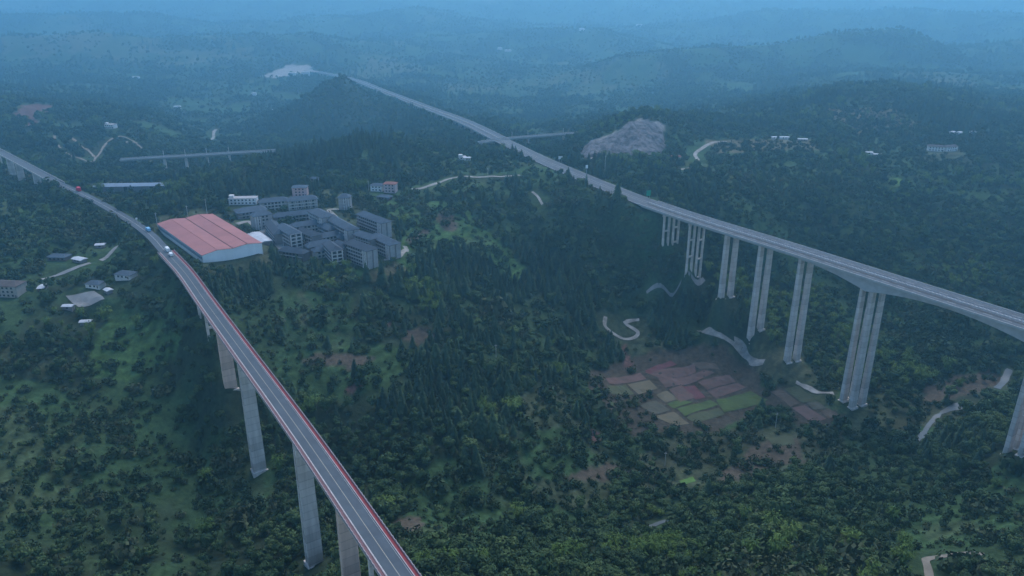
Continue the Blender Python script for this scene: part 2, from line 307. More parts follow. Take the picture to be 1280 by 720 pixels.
# ------------------------------------------------------------------ materials
MAT = {}
def principled(name, rough=0.9, spec=0.2, metal=0.0):
    m = bpy.data.materials.new(name); m.use_nodes = True
    n = m.node_tree.nodes; b = n['Principled BSDF']
    b.inputs['Roughness'].default_value = rough; b.inputs['Specular IOR Level'].default_value = spec; b.inputs['Metallic'].default_value = metal
    return m, m.node_tree, b
def surf(name, c1, c2=None, scale=0.3, rough=0.9, stretch=(1, 1, 1), bump=0.0, detail=4, spec=0.2, contrast=(0.3, 0.7), metal=0.0, bands=0):
    """two-tone noise surface in object space"""
    m, t, b = principled(name, rough, spec, metal)
    c2 = c2 or tuple(v * 0.72 for v in c1)
    tc = t.nodes.new('ShaderNodeTexCoord'); mp = t.nodes.new('ShaderNodeMapping'); mp.inputs['Scale'].default_value = stretch
    no = t.nodes.new('ShaderNodeTexNoise'); no.inputs['Scale'].default_value = scale; no.inputs['Detail'].default_value = detail; no.inputs['Roughness'].default_value = 0.62
    cr = t.nodes.new('ShaderNodeValToRGB'); cr.color_ramp.elements[0].position = contrast[0]; cr.color_ramp.elements[1].position = contrast[1]
    cr.color_ramp.elements[0].color = (*c2, 1); cr.color_ramp.elements[1].color = (*c1, 1)
    t.links.new(tc.outputs['Object'], mp.inputs[0]); t.links.new(mp.outputs[0], no.inputs['Vector'])
    t.links.new(no.outputs['Fac'], cr.inputs[0]); t.links.new(cr.outputs[0], b.inputs['Base Color'])
    if bands:                                  # lift joints every few metres
        sx = t.nodes.new('ShaderNodeSeparateXYZ'); dv = t.nodes.new('ShaderNodeMath'); dv.operation = 'DIVIDE'; dv.inputs[1].default_value = bands
        fr = t.nodes.new('ShaderNodeMath'); fr.operation = 'FRACT'; lt = t.nodes.new('ShaderNodeMath'); lt.operation = 'LESS_THAN'; lt.inputs[1].default_value = 0.09
        fl = t.nodes.new('ShaderNodeMath'); fl.operation = 'FLOOR'; wn = t.nodes.new('ShaderNodeTexWhiteNoise'); wn.noise_dimensions = '1D'
        mr = t.nodes.new('ShaderNodeMapRange'); mr.inputs[3].default_value = 0.84; mr.inputs[4].default_value = 1.08
        mm = t.nodes.new('ShaderNodeMath'); mm.operation = 'MULTIPLY_ADD'; mm.inputs[1].default_value = -0.22
        vs = t.nodes.new('ShaderNodeVectorMath'); vs.operation = 'SCALE'
        t.links.new(tc.outputs['Object'], sx.inputs[0]); t.links.new(sx.outputs[2], dv.inputs[0]); t.links.new(dv.outputs[0], fr.inputs[0]); t.links.new(fr.outputs[0], lt.inputs[0])
        t.links.new(dv.outputs[0], fl.inputs[0]); t.links.new(fl.outputs[0], wn.inputs['W']); t.links.new(wn.outputs['Value'], mr.inputs[0])
        t.links.new(lt.outputs[0], mm.inputs[0]); t.links.new(mr.outputs[0], mm.inputs[2]); t.links.new(cr.outputs[0], vs.inputs[0]); t.links.new(mm.outputs[0], vs.inputs['Scale']); t.links.new(vs.outputs[0], b.inputs['Base Color'])
    if bump:
        bp = t.nodes.new('ShaderNodeBump'); bp.inputs['Strength'].default_value = bump; bp.inputs['Distance'].default_value = 0.3
        t.links.new(no.outputs['Fac'], bp.inputs['Height']); t.links.new(bp.outputs[0], b.inputs['Normal'])
    MAT[name] = m; return m
surf('concrete', (0.74, 0.65, 0.58), (0.48, 0.41, 0.365), 0.35, stretch=(1, 1, 0.12), detail=6, bands=4.6)
surf('concrete_deck', (0.50, 0.48, 0.46), (0.36, 0.35, 0.34), 0.2, stretch=(1, 1, 1.2), detail=6)
surf('concrete_warm', (0.80, 0.56, 0.44), (0.54, 0.37, 0.30), 0.3, stretch=(1, 1, 0.14), detail=6, bands=4.6)
surf('asphalt', (0.108, 0.127, 0.142), (0.085, 0.10, 0.114), 0.12, spec=0.05, detail=6)
surf('asphalt_pale', (0.135, 0.15, 0.16), (0.10, 0.11, 0.12), 0.15, spec=0.05, detail=6)
surf('asphalt_dark', (0.075, 0.08, 0.085), (0.055, 0.058, 0.06), 0.2)
surf('paint_white', (0.74, 0.72, 0.68), (0.5, 0.49, 0.46), 0.5)
surf('paint_yellow', (0.52, 0.47, 0.36), (0.38, 0.34, 0.27), 0.5)
surf('walk_red', (0.30, 0.055, 0.06), (0.21, 0.05, 0.055), 0.25)
surf('walk_dull', (0.22, 0.12, 0.125), (0.17, 0.10, 0.105), 0.25)
surf('rail_pale', (0.48, 0.42, 0.42), (0.34, 0.27, 0.27), 0.6)
surf('rail_metal', (0.5, 0.5, 0.52), (0.3, 0.3, 0.32), 0.8, rough=0.5)
surf('path_pale', (0.38, 0.365, 0.34), (0.17, 0.155, 0.13), 0.16, detail=6)
surf('path_dirt', (0.26, 0.22, 0.18), (0.15, 0.13, 0.10), 0.15, detail=6)
surf('path_grey', (0.3, 0.29, 0.28), (0.2, 0.2, 0.19), 0.15, detail=6)
surf('water', (0.12, 0.135, 0.14), (0.085, 0.095, 0.10), 0.1, rough=0.35, spec=0.16)
surf('rock', (0.165, 0.158, 0.165), (0.045, 0.045, 0.045), 0.14, bump=1.0, detail=9, contrast=(0.38, 0.62))
surf('roof_red', (0.41, 0.175, 0.16), (0.31, 0.135, 0.13), 0.07, stretch=(1, 1, 1), detail=5)
surf('roof_ridge', (0.16, 0.06, 0.06), (0.1, 0.05, 0.05), 0.3)
surf('clad_white', (0.86, 0.86, 0.85), (0.74, 0.75, 0.75), 0.25, stretch=(1, 1, 0.2))
surf('clad_band', (0.26, 0.33, 0.40), (0.2, 0.27, 0.34), 0.25, rough=0.5)
surf('roof_grey', (0.088, 0.122, 0.155), (0.052, 0.072, 0.095), 0.22, detail=6)
surf('roof_dark', (0.066, 0.088, 0.112), (0.044, 0.058, 0.075), 0.22, detail=6)
surf('roof_brown', (0.12, 0.10, 0.098), (0.07, 0.062, 0.06), 0.3)
surf('roof_brick', (0.30, 0.13, 0.10), (0.2, 0.09, 0.08), 0.3)
surf('roof_metal', (0.55, 0.57, 0.60), (0.36, 0.38, 0.41), 0.3, rough=0.6)
surf('roof_blue', (0.20, 0.26, 0.33), (0.15, 0.2, 0.26), 0.3, rough=0.6)
surf('wall_cream', (0.46, 0.42, 0.38), (0.34, 0.31, 0.28), 0.35)
surf('wall_grey', (0.27, 0.25, 0.245), (0.18, 0.17, 0.165), 0.3)
surf('wall_pale', (0.42, 0.40, 0.39), (0.31, 0.295, 0.29), 0.3)
surf('wall_brown', (0.20, 0.17, 0.16), (0.13, 0.11, 0.10), 0.3)
surf('wall_white', (0.78, 0.76, 0.74), (0.6, 0.58, 0.56), 0.4)
surf('wall_pink', (0.62, 0.42, 0.40), (0.5, 0.34, 0.33), 0.4)
surf('wall_pink2', (0.60, 0.45, 0.45), (0.45, 0.35, 0.35), 0.4)
surf('trim_white', (0.66, 0.64, 0.62), (0.5, 0.48, 0.47), 0.5)
surf('glass', (0.035, 0.045, 0.055), (0.02, 0.025, 0.03), 0.3, rough=0.25, spec=0.5)
surf('bark', (0.11, 0.085, 0.065), (0.06, 0.05, 0.04), 1.5)
surf('pole', (0.58, 0.56, 0.54), (0.4, 0.39, 0.38), 0.5)
surf('sign_green', (0.02, 0.30, 0.18), (0.015, 0.26, 0.15), 0.5, rough=0.5)
surf('sign_white', (0.8, 0.8, 0.8), (0.75, 0.75, 0.75), 0.5, rough=0.5)
surf('lorry_red', (0.75, 0.02, 0.06), (0.65, 0.02, 0.05), 0.5, rough=0.4)
surf('van_white', (0.8, 0.8, 0.8), (0.7, 0.7, 0.7), 0.5, rough=0.4)
surf('van_blue', (0.25, 0.5, 0.7), (0.2, 0.42, 0.62), 0.5, rough=0.4)
surf('tyre', (0.02, 0.02, 0.02), (0.015, 0.015, 0.015), 2)
surf('hedge', (0.035, 0.055, 0.03), (0.02, 0.03, 0.018), 0.6)
surf('tarp_green', (0.10, 0.19, 0.045), (0.07, 0.14, 0.035), 0.4)

def foliage(name, a, b, c):
    """leaf colour that varies from tree to tree and from stand to stand"""
    m, t, bs = principled(name, 1.0, 0.05)
    oi = t.nodes.new('ShaderNodeObjectInfo')
    no = t.nodes.new('ShaderNodeTexNoise'); no.inputs['Scale'].default_value = 0.011; no.inputs['Detail'].default_value = 3
    t.links.new(oi.outputs['Location'], no.inputs['Vector'])
    ad = t.nodes.new('ShaderNodeMath'); ad.operation = 'MULTIPLY_ADD'; ad.inputs[1].default_value = 0.72
    t.links.new(oi.outputs['Random'], ad.inputs[0])
    mu = t.nodes.new('ShaderNodeMath'); mu.operation = 'MULTIPLY_ADD'; mu.inputs[1].default_value = 1.5; mu.inputs[2].default_value = -0.5
    t.links.new(no.outputs['Fac'], mu.inputs[0]); t.links.new(mu.outputs[0], ad.inputs[2])
    cr = t.nodes.new('ShaderNodeValToRGB'); e = cr.color_ramp.elements
    e[0].position = 0.05; e[0].color = (*a, 1); e[1].position = 1.0; e[1].color = (*c, 1); k = e.new(0.55); k.color = (*b, 1)
    t.links.new(ad.outputs[0], cr.inputs[0])
    # clump to clump variation inside the crown
    tc = t.nodes.new('ShaderNodeTexCoord'); n2 = t.nodes.new('ShaderNodeTexNoise'); n2.inputs['Scale'].default_value = 0.55; n2.inputs['Detail'].default_value = 2
    t.links.new(tc.outputs['Object'], n2.inputs['Vector'])
    mr = t.nodes.new('ShaderNodeMapRange'); mr.inputs[1].default_value = 0.3; mr.inputs[2].default_value = 0.7; mr.inputs[3].default_value = 0.76; mr.inputs[4].default_value = 1.24
    t.links.new(n2.outputs['Fac'], mr.inputs[0])
    mx = t.nodes.new('ShaderNodeVectorMath'); mx.operation = 'SCALE'
    t.links.new(cr.outputs[0], mx.inputs[0]); t.links.new(mr.outputs[0], mx.inputs['Scale'])
    t.links.new(mx.outputs[0], bs.inputs['Base Color'])
    MAT[name] = m
foliage('leaf_conifer', (0.035, 0.056, 0.038), (0.049, 0.079, 0.044), (0.070, 0.102, 0.049))
foliage('leaf_broad', (0.038, 0.060, 0.032), (0.060, 0.096, 0.041), (0.098, 0.135, 0.052))
foliage('leaf_bamboo', (0.075, 0.120, 0.034), (0.100, 0.156, 0.040), (0.135, 0.190, 0.052))
foliage('leaf_shrub', (0.030, 0.050, 0.028), (0.050, 0.078, 0.036), (0.085, 0.095, 0.050))

# ------------------------------------------------------------------ object helpers
def mesh_obj(name, v, f, mat=None, parent=None, loc=None, smooth=False):
    me = bpy.data.meshes.new(name)
    me.from_pydata([tuple(map(float, p)) for p in v], [], [tuple(map(int, q)) for q in f])
    if mat: me.materials.append(MAT[mat] if isinstance(mat, str) else mat)
    if smooth: me.polygons.foreach_set('use_smooth', [True] * len(me.polygons))
    me.update()
    o = bpy.data.objects.new(name, me); COL.objects.link(o)
    if parent: o.parent = parent
    if loc is not None: o.location = loc
    return o
def share(name, me, parent=None, loc=(0, 0, 0), rot=0.0, scale=None):
    o = bpy.data.objects.new(name, me); COL.objects.link(o)
    if parent: o.parent = parent
    o.location = loc; o.rotation_euler = (0, 0, rot)
    if scale is not None: o.scale = scale
    return o
def thing(name, label, cat, loc=(0, 0, 0), rot=0.0, group=None):
    o = bpy.data.objects.new(name, None); COL.objects.link(o); o.empty_display_size = 0.5
    o.location = tuple(map(float, loc)); o.rotation_euler = (0, 0, rot)
    o['label'] = label; o['category'] = cat
    if group: o['group'] = group
    return o
def tag(o, label, cat, group=None):
    o['label'] = label; o['category'] = cat
    if group: o['group'] = group
    return o
def structure(o): o['kind'] = 'structure'; return o
class MB:
    """collects boxes, prisms and tubes that make ONE mesh"""
    def __init__(s): s.v, s.f = [], []
    def add(s, v, f):
        n = len(s.v); s.v += [tuple(map(float, p)) for p in v]; s.f += [tuple(i + n for i in q) for q in f]; return s
    def box(s, x0, x1, y0, y1, z0, z1, tx=0, ty=0):
        return s.add([(x0, y0, z0), (x1, y0, z0), (x1, y1, z0), (x0, y1, z0), (x0 + tx, y0 + ty, z1), (x1 - tx, y0 + ty, z1), (x1 - tx, y1 - ty, z1), (x0 + tx, y1 - ty, z1)],
                     [(0, 3, 2, 1), (4, 5, 6, 7), (0, 1, 5, 4), (1, 2, 6, 5), (2, 3, 7, 6), (3, 0, 4, 7)])
    def tube(s, a, b, r0, r1, n=7):
        a, b = Vector(a), Vector(b); d = (b - a).normalized(); u = d.orthogonal().normalized(); q = d.cross(u)
        v = [a + (u * math.cos(t) + q * math.sin(t)) * r0 for t in [2 * math.pi * k / n for k in range(n)]] + [b + (u * math.cos(t) + q * math.sin(t)) * r1 for t in [2 * math.pi * k / n for k in range(n)]]
        return s.add(v, [(k, (k + 1) % n, n + (k + 1) % n, n + k) for k in range(n)] + [tuple(range(n - 1, -1, -1)), tuple(range(n, 2 * n))])
    def obj(s, name, mat, parent=None, loc=None): return mesh_obj(name, s.v, s.f, mat, parent, loc)
def frames(path):
    """tangent and right-hand normal at every point of a path"""
    t = np.gradient(path[:, :2], axis=0); t /= np.linalg.norm(t, axis=1)[:, None]
    return t, np.stack([t[:, 1], -t[:, 0]], 1)
def sweep(name, path, prof, mat, parent=None, origin=None, depth=None, top=None):
    """a closed profile [(offset to the right, height)] swept along a path; depth(i) may pull points with height < -1 down"""
    org = np.zeros(3) if origin is None else np.array(origin, float)
    t, n = frames(path); v = []; m = len(prof)
    for i, p in enumerate(path):
        for (o, h) in prof:
            if depth is not None and h < -1.0: h = -depth[i]
            if top is not None and h > 0.9: h = top[i]
            v.append((p[0] + n[i, 0] * o - org[0], p[1] + n[i, 1] * o - org[1], p[2] + h - org[2]))
    f = []
    for i in range(len(path) - 1):
        for k in range(m):
            a, b = i * m + k, i * m + (k + 1) % m
            f.append((a, b, b + m, a + m))
    f += [tuple(range(m - 1, -1, -1)), tuple(range((len(path) - 1) * m, len(path) * m))]
    return mesh_obj(name, v, f, mat, parent)
def strip(o0, o1, h0, h1): return [(o0, h0), (o0, h1), (o1, h1), (o1, h0)]

# ------------------------------------------------------------------ ground sheet with its own colours (soil, grass, scrub, rock)
SOIL, SOIL_RED, GRASS, GRASS_B, SCRUB, FLOOR, ROCKC, DRY = (0.090, 0.072, 0.053), (0.125, 0.072, 0.062), (0.043, 0.079, 0.033), (0.055, 0.104, 0.036), (0.060, 0.074, 0.040), (0.034, 0.048, 0.027), (0.22, 0.21, 0.2), (0.115, 0.105, 0.06)
FIELD_BASE = (0.066, 0.056, 0.042)
# open ground, as seen in the photo: polygon, colour, tree density, shrub density
PATCH = [
 ([(-30, 460), (60, 480), (105, 500), (110, 560), (70, 660), (-30, 650)], GRASS, 0.10, 0.3),
 ([(0, 420), (60, 425), (110, 455), (60, 470), (0, 450)], SCRUB, 0.25, 0.5),
 ([(112, 440), (135, 405), (190, 385), (238, 398), (222, 440), (160, 470), (120, 475)], GRASS_B, 0.06, 0.2),
 ([(0, 245), (60, 250), (90, 290), (60, 320), (0, 330), (-30, 280)], GRASS, 0.22, 0.4),
 ([(100, 405), (130, 380), (200, 372), (235, 385), (190, 398), (140, 400)], GRASS, 0.2, 0.5),
 ([(340, 445), (380, 425), (470, 425), (530, 440), (500, 470), (440, 492), (385, 505), (350, 480)], GRASS, 0.05, 0.3),
 ([(375, 448), (405, 438), (440, 436), (468, 446), (430, 457), (390, 458)], SOIL, 0.0, 0.08),
 ([(415, 486), (435, 475), (447, 480), (425, 492)], SOIL_RED, 0.0, 0.1),
 ([(507, 415), (535, 408), (556, 420), (530, 432)], SOIL, 0.0, 0.1),
 ([(480, 396), (492, 394), (492, 408), (482, 408)], SOIL_RED, 0.0, 0.1),
 ([(370, 365), (440, 350), (430, 400), (420, 420), (380, 405)], SCRUB, 0.18, 0.4),
 ([(375, 360), (440, 372), (440, 410), (400, 420), (385, 400)], GRASS, 0.12, 0.3),
 ([(478, 255), (545, 252), (600, 275), (640, 318), (670, 345), (640, 355), (580, 310), (540, 310), (510, 330), (470, 348), (440, 340), (500, 320), (505, 290)], GRASS_B, 0.06, 0.25),
 ([(542, 275), (552, 266), (568, 275), (566, 290), (550, 288)], SOIL, 0.0, 0.1),
 ([(505, 298), (533, 287), (536, 295), (510, 302)], SOIL, 0.0, 0.1),
 ([(450, 345), (500, 325), (505, 340), (470, 352)], DRY, 0.05, 0.2),
 ([(635, 490), (690, 478), (735, 530), (775, 590), (765, 632), (700, 640), (655, 615), (645, 560)], SCRUB, 0.05, 0.45),
 ([(648, 540), (720, 535), (745, 575), (700, 600), (655, 595)], GRASS, 0.05, 0.5),
 ([(745, 540), (760, 548), (752, 560), (745, 556)], SOIL_RED, 0.0, 0.1),
 ([(700, 596), (760, 580), (800, 590), (760, 604)], SOIL, 0.02, 0.2),
 ([(500, 610), (560, 575), (600, 590), (645, 635), (640, 680), (570, 685), (505, 660)], GRASS, 0.06, 0.35),
 ([(485, 650), (520, 645), (525, 665), (490, 668)], SOIL, 0.0, 0.1),
 ([(1120, 660), (1180, 610), (1250, 575), (1290, 600), (1290, 660), (1200, 680), (1140, 690)], GRASS, 0.06, 0.25),
 ([(1060, 480), (1120, 500), (1170, 480), (1230, 470), (1240, 500), (1180, 530), (1120, 545), (1060, 540)], SCRUB, 0.12, 0.4),
 ([(1150, 480), (1240, 460), (1250, 480), (1180, 500), (1155, 502)], SOIL, 0.03, 0.2),
 ([(728, 468), (820, 432), (915, 432), (985, 500), (885, 552), (780, 540)], FIELD_BASE, 0.0, 0.05),
 ([(962, 488), (1000, 476), (1062, 522), (1010, 538)], FIELD_BASE, 0.0, 0.08),
 ([(775, 405), (800, 398), (830, 430), (800, 440), (770, 430)], SCRUB, 0.05, 0.3),
 ([(775, 430), (786, 430), (782, 455), (774, 458)], SOIL_RED, 0.0, 0.1),
 ([(930, 425), (985, 440), (1045, 490), (1040, 510), (985, 480), (940, 460), (905, 440)], SCRUB, 0.03, 0.25),
 ([(880, 545), (1000, 530), (1060, 530), (1060, 570), (960, 600), (840, 620), (780, 600), (820, 560)], SCRUB, 0.10, 0.5),
 ([(940, 560), (1000, 545), (1005, 575), (900, 600)], SOIL, 0.03, 0.2),
 ([(835, 170), (960, 160), (1060, 175), (1060, 205), (1000, 235), (900, 232), (850, 215)], GRASS, 0.16, 0.4),
 ([(880, 175), (1010, 172), (1030, 185), (900, 190)], DRY, 0.05, 0.2),
 ([(1030, 135), (1120, 138), (1160, 160), (1060, 165)], DRY, 0.15, 0.4),
 ([(640, 200), (700, 212), (705, 232), (660, 236), (635, 222)], GRASS, 0.05, 0.2),
 ([(500, 172), (560, 162), (640, 190), (640, 215), (560, 225), (500, 215)], GRASS, 0.25, 0.4),
 ([(500, 235), (620, 222), (640, 245), (560, 250)], GRASS, 0.15, 0.3),
 ([(1105, 222), (1135, 222), (1150, 236), (1115, 236)], GRASS_B, 0.02, 0.1),
 ([(108, 226), (222, 226), (212, 243), (150, 262), (112, 246)], SCRUB, 0.06, 0.4),
 ([(292, 250), (400, 240), (440, 240), (450, 262), (490, 272), (498, 300), (500, 322), (462, 336), (420, 328), (380, 318), (330, 304), (325, 284)], SCRUB, 0.03, 0.25),
 ([(1150, 184), (1208, 184), (1208, 206), (1150, 206)], SCRUB, 0.0, 0.3),
 ([(180, 288), (250, 335), (258, 352), (335, 322), (330, 300), (268, 262), (196, 272)], SCRUB, 0.05, 0.4),
 ([(165, 196), (320, 190), (320, 222), (180, 222)], SCRUB, 0.25, 0.4),
 ([(0, 205), (70, 222), (60, 245), (0, 235)], SCRUB, 0.15, 0.4),
 ([(325, 96), (352, 85), (366, 79), (390, 80), (393, 89), (372, 91), (348, 99)], (0.30, 0.28, 0.26), 0.0, 0.0),
 ([(296, 175), (330, 140), (375, 100), (440, 92), (515, 125), (550, 158), (420, 175)], FLOOR, 1.0, 0.2),
 ([(632, 168), (716, 162), (716, 186), (650, 186)], SCRUB, 0.1, 0.4),
 ([(25, 134), (45, 130), (75, 136), (50, 142), (42, 160), (30, 158), (34, 146), (20, 145)], SOIL_RED, 0.0, 0.0),
 ([(735, 198), (722, 190), (740, 172), (775, 160), (800, 148), (825, 155), (832, 180), (826, 192)], ROCKC, 0.0, 0.0),
]
ppx, ppy = proj(GX, GY, Z)
jsc = np.clip(480 / np.maximum(GY, 1), .15, 1.0); jx = ppx + jsc * (9 * fbm(GX, GY, 22, 3, 60) + 16 * fbm(GX, GY, 60, 3, 62)); jy = ppy + jsc * (5 * fbm(GX, GY, 22, 3, 61) + 9 * fbm(GX, GY, 60, 3, 63))
C = np.empty((NR, NC, 3)); C[:] = FLOOR
def mix(mask, col): 
    C[:] = C * (1 - mask[..., None]) + np.array(col) * mask[..., None]
nz = fbm(GX, GY, 130, 4, 70); nz2 = fbm(GX, GY, 34, 3, 71); nz3 = fbm(GX, GY, 420, 4, 72)
mix(sstep(0.12, 0.32, nz), SCRUB); mix(sstep(0.22, 0.38, nz + 0.3 * nz2), GRASS)
farm = sstep(1300, 1900, GY)
mix(farm * sstep(0.12, 0.4, nz3 + 0.3 * nz) * .8, GRASS); mix(farm * sstep(0.3, 0.5, nz3 + 0.4 * nz2) * .7, DRY)
CLEAR = farm * sstep(0.15, 0.4, nz3 + 0.3 * nz) * .8
LEFT = in_poly(jx, jy, [(-60, 235), (120, 262), (200, 320), (235, 385), (300, 520), (360, 740), (-60, 740)]) * 1.0 + in_poly(jx, jy, [(330, 345), (450, 340), (560, 400), (520, 470), (430, 540), (380, 520)]) * 1.0 + in_poly(jx, jy, [(840, 165), (1300, 170), (1300, 250), (1000, 240)]) * .8 + in_poly(jx, jy, [(900, 250), (1300, 250), (1300, 470), (1120, 470)]) * .35 + in_poly(jx, jy, [(560, 230), (660, 230), (690, 330), (600, 300)]) * .6
mix(np.clip(LEFT, 0, 1) * sstep(-0.25, 0.25, nz2 + .6 * nz) * .75, GRASS); mix(np.clip(LEFT, 0, 1) * sstep(0.1, 0.4, nz - .5 * nz2) * .6, SCRUB)
OPEN = .7 * sstep(.0, .25, fbm(GX, GY, 85, 3, 88)); mix(OPEN * .8, GRASS); shr0 = OPEN
dens = (1 - OPEN) * (1 - np.clip(LEFT, 0, 1) * (.36 + .58 * sstep(-0.4, 0.1, nz2 + .6 * nz))) * (1 - 0.85 * np.maximum(sstep(0.2, 0.36, nz + 0.3 * nz2), CLEAR)); shr = np.maximum(0.2, sstep(0.1, 0.3, nz))
for poly, c, dt, ds in PATCH:
    k = in_poly(jx, jy, poly) & (GY < 2300) if poly[0] != (325, 96) else in_poly(ppx + 5 * fbm(GX, GY, 60, 3, 62), ppy + 4 * fbm(GX, GY, 60, 3, 63), poly) & (GY > 2000)
    C[k] = c; dens[k] = dt; shr[k] = ds
    if c in (GRASS, GRASS_B, SCRUB):       # tilled strips and bare soil between the plants
        q = (k * sstep(0.1, 0.4, nz2 + 0.5 * nz) * .45)[..., None]; C[:] = C * (1 - q) + q * (0.5 * np.array(c) + 0.5 * np.array(SOIL))
        band = np.sin(Z / 1.5 * math.pi + 1.5 * nz2) * 0.5 + 0.5
        C[k] *= (0.66 + 0.55 * band[k])[:, None]
C *= (1 + 0.22 * fbm(GX, GY, 12, 3, 80) + 0.15 * nz2)[..., None]
C = np.clip(C, 0.008, 0.9)
me = bpy.data.meshes.new('ground')
idx = np.arange(NR * NC).reshape(NR, NC)
quads = np.stack([idx[:-1, :-1], idx[:-1, 1:], idx[1:, 1:], idx[1:, :-1]], -1).reshape(-1, 4)
me.vertices.add(NR * NC); me.vertices.foreach_set('co', np.stack([GX, GY, Z], -1).astype(np.float32).ravel())
me.loops.add(quads.size); me.loops.foreach_set('vertex_index', quads.astype(np.int32).ravel())
me.polygons.add(len(quads)); me.polygons.foreach_set('loop_start', np.arange(0, quads.size, 4, dtype=np.int32))
me.polygons.foreach_set('use_smooth', np.ones(len(quads), bool)); me.update(calc_edges=True)
ca = me.color_attributes.new('cover', 'FLOAT_COLOR', 'POINT')
ca.data.foreach_set('color', np.concatenate([C, np.ones((NR, NC, 1))], -1).astype(np.float32).ravel())
m, t, b = principled('ground_cover', 1.0, 0.05)
at = t.nodes.new('ShaderNodeAttribute'); at.attribute_name = 'cover'
tc = t.nodes.new('ShaderNodeTexCoord'); no = t.nodes.new('ShaderNodeTexNoise'); no.inputs['Scale'].default_value = 0.3; no.inputs['Detail'].default_value = 9; no.inputs['Roughness'].default_value = 0.72
mr = t.nodes.new('ShaderNodeMapRange'); mr.inputs[1].default_value = 0.3; mr.inputs[2].default_value = 0.7; mr.inputs[3].default_value = 0.45; mr.inputs[4].default_value = 1.55
mx = t.nodes.new('ShaderNodeVectorMath'); mx.operation = 'SCALE'
t.links.new(tc.outputs['Object'], no.inputs['Vector']); t.links.new(no.outputs['Fac'], mr.inputs[0]); t.links.new(at.outputs['Color'], mx.inputs[0]); t.links.new(mr.outputs[0], mx.inputs['Scale']); t.links.new(mx.outputs[0], b.inputs['Base Color'])
bp = t.nodes.new('ShaderNodeBump'); bp.inputs['Strength'].default_value = 0.6; bp.inputs['Distance'].default_value = 1.0
t.links.new(no.outputs['Fac'], bp.inputs['Height']); t.links.new(bp.outputs[0], b.inputs['Normal'])
me.materials.append(m)
structure(bpy.data.objects.new('ground', me)); COL.objects.link(bpy.data.objects['ground'])

# ------------------------------------------------------------------ paths, tracks and the river: ribbons lying on the ground
KEEP = []        # (polyline, half width) kept free of trees
def ribbon(name, pts, width, mat, lift=0.25, wobble=0.0, keep=3.0, px=True):
    pts = [G(*q) for q in pts] if px else [np.array((q[0], q[1], float(zz(q[0], q[1])))) for q in pts]
    path = spline(pts, 3.0); t, n = frames(path)
    v = []; f = []; K = 5
    for i, p in enumerate(path):
        hw = width / 2 * (1 + wobble * float(fbm(np.array([p[0]]), np.array([p[1]]), 9, 2, 5)[0]))
        for k in range(K):
            o = -hw + 2 * hw * k / (K - 1); x, y = p[0] + n[i, 0] * o, p[1] + n[i, 1] * o
            v.append((x, y, float(zz(x, y)) + lift))
    for i in range(len(path) - 1):
        for k in range(K - 1): a = i * K + k; f.append((a, a + K, a + K + 1, a + 1))
    o = structure(mesh_obj(name, v, f, mat)); KEEP.append((path, width / 2 + keep)); return o
ribbon('path', [(757, 396), (756, 407), (765, 416), (780, 424), (795, 421), (797, 415), (788, 409), (781, 404), (790, 401), (799, 400)], 3.4, 'path_pale', 0.4, 0.4, 9)
ribbon('path', [(873, 414), (890, 416), (905, 422), (920, 434), (930, 445), (950, 455)], 3.5, 'path_pale', 0.4, 0.5, 6)
ribbon('path', [(918, 428), (926, 436), (934, 447), (944, 454), (955, 453)], 6, 'path_pale', 0.5, 0.8, 8)
ribbon('path', [(995, 478), (1012, 486), (1022, 491), (1042, 492)], 4.5, 'path_pale', 0.45, 0.9, 4)
ribbon('path', [(808, 366), (830, 360), (850, 355), (868, 351), (880, 349)], 3.0, 'path_grey', 0.4, 0.3, 7)
ribbon('path', [(515, 237), (535, 233), (555, 226), (575, 221), (610, 221), (650, 219)], 4.2, 'path_pale', 0.35, 0.15, 8)
ribbon('path', [(850, 212), (866, 210), (872, 202), (869, 193), (880, 184), (892, 178), (908, 177)], 5.0, 'path_pale', 0.4, 0.15, 10)
ribbon('path', [(665, 240), (672, 246), (678, 256)], 2.4, 'path_pale', 0.5, 0.3, 8)
ribbon('path', [(1162, 725), (1160, 712), (1157, 700), (1170, 697), (1190, 694), (1212, 692), (1228, 694)], 4.0, 'path_dirt', 0.35, 0.2, 7)
ribbon('path', [(50, 350), (70, 345), (90, 337), (113, 329)], 4.0, 'path_grey', 0.35, 0.1, 7)
ribbon('path', [(126, 326), (137, 318), (146, 308)], 5.5, 'path_grey', 0.35, 0.1, 9)
ribbon('path', [(433, 262), (412, 262), (414, 266), (425, 276), (440, 284), (452, 292), (462, 297)], 4.2, 'path_pale', 0.35, 0.05, 3)
ribbon('path', [(506, 308), (508, 313), (500, 320), (488, 324), (480, 325)], 4.0, 'path_pale', 0.35, 0.1, 4)
ribbon('street', [(328, 287), (340, 296), (352, 310), (372, 322)], 7.0, 'path_grey', 0.3, 0.0, 4)
ribbon('path', [(318, 282), (310, 277), (296, 280)], 5.0, 'path_grey', 0.3, 0.0, 3)
ribbon('path', [(68, 170), (70, 178), (80, 190), (95, 197), (112, 203), (119, 198), (112, 190), (100, 182), (88, 171)], 3.2, 'path_dirt', 0.8, 0.7, 6)
ribbon('path', [(120, 198), (126, 190), (135, 178), (150, 171), (165, 176), (180, 188)], 3.0, 'path_dirt', 0.8, 0.5, 6)
ribbon('path', [(148, 180), (160, 178), (172, 179)], 3.5, 'path_pale', 0.8, 0.4, 6)
ribbon('path', [(732, 203), (738, 198), (745, 193)], 5, 'path_pale', 0.5, 0.2, 6)
ribbon('path', [(263, 178), (267, 170), (270, 162)], 6, 'path_pale', 0.8, 0.2, 8)
ribbon('river', [(1146, 552), (1154, 543), (1160, 533), (1170, 522), (1184, 513), (1198, 508), (1214, 505)], 4.8, 'water', 0.45, 1.1, 3)
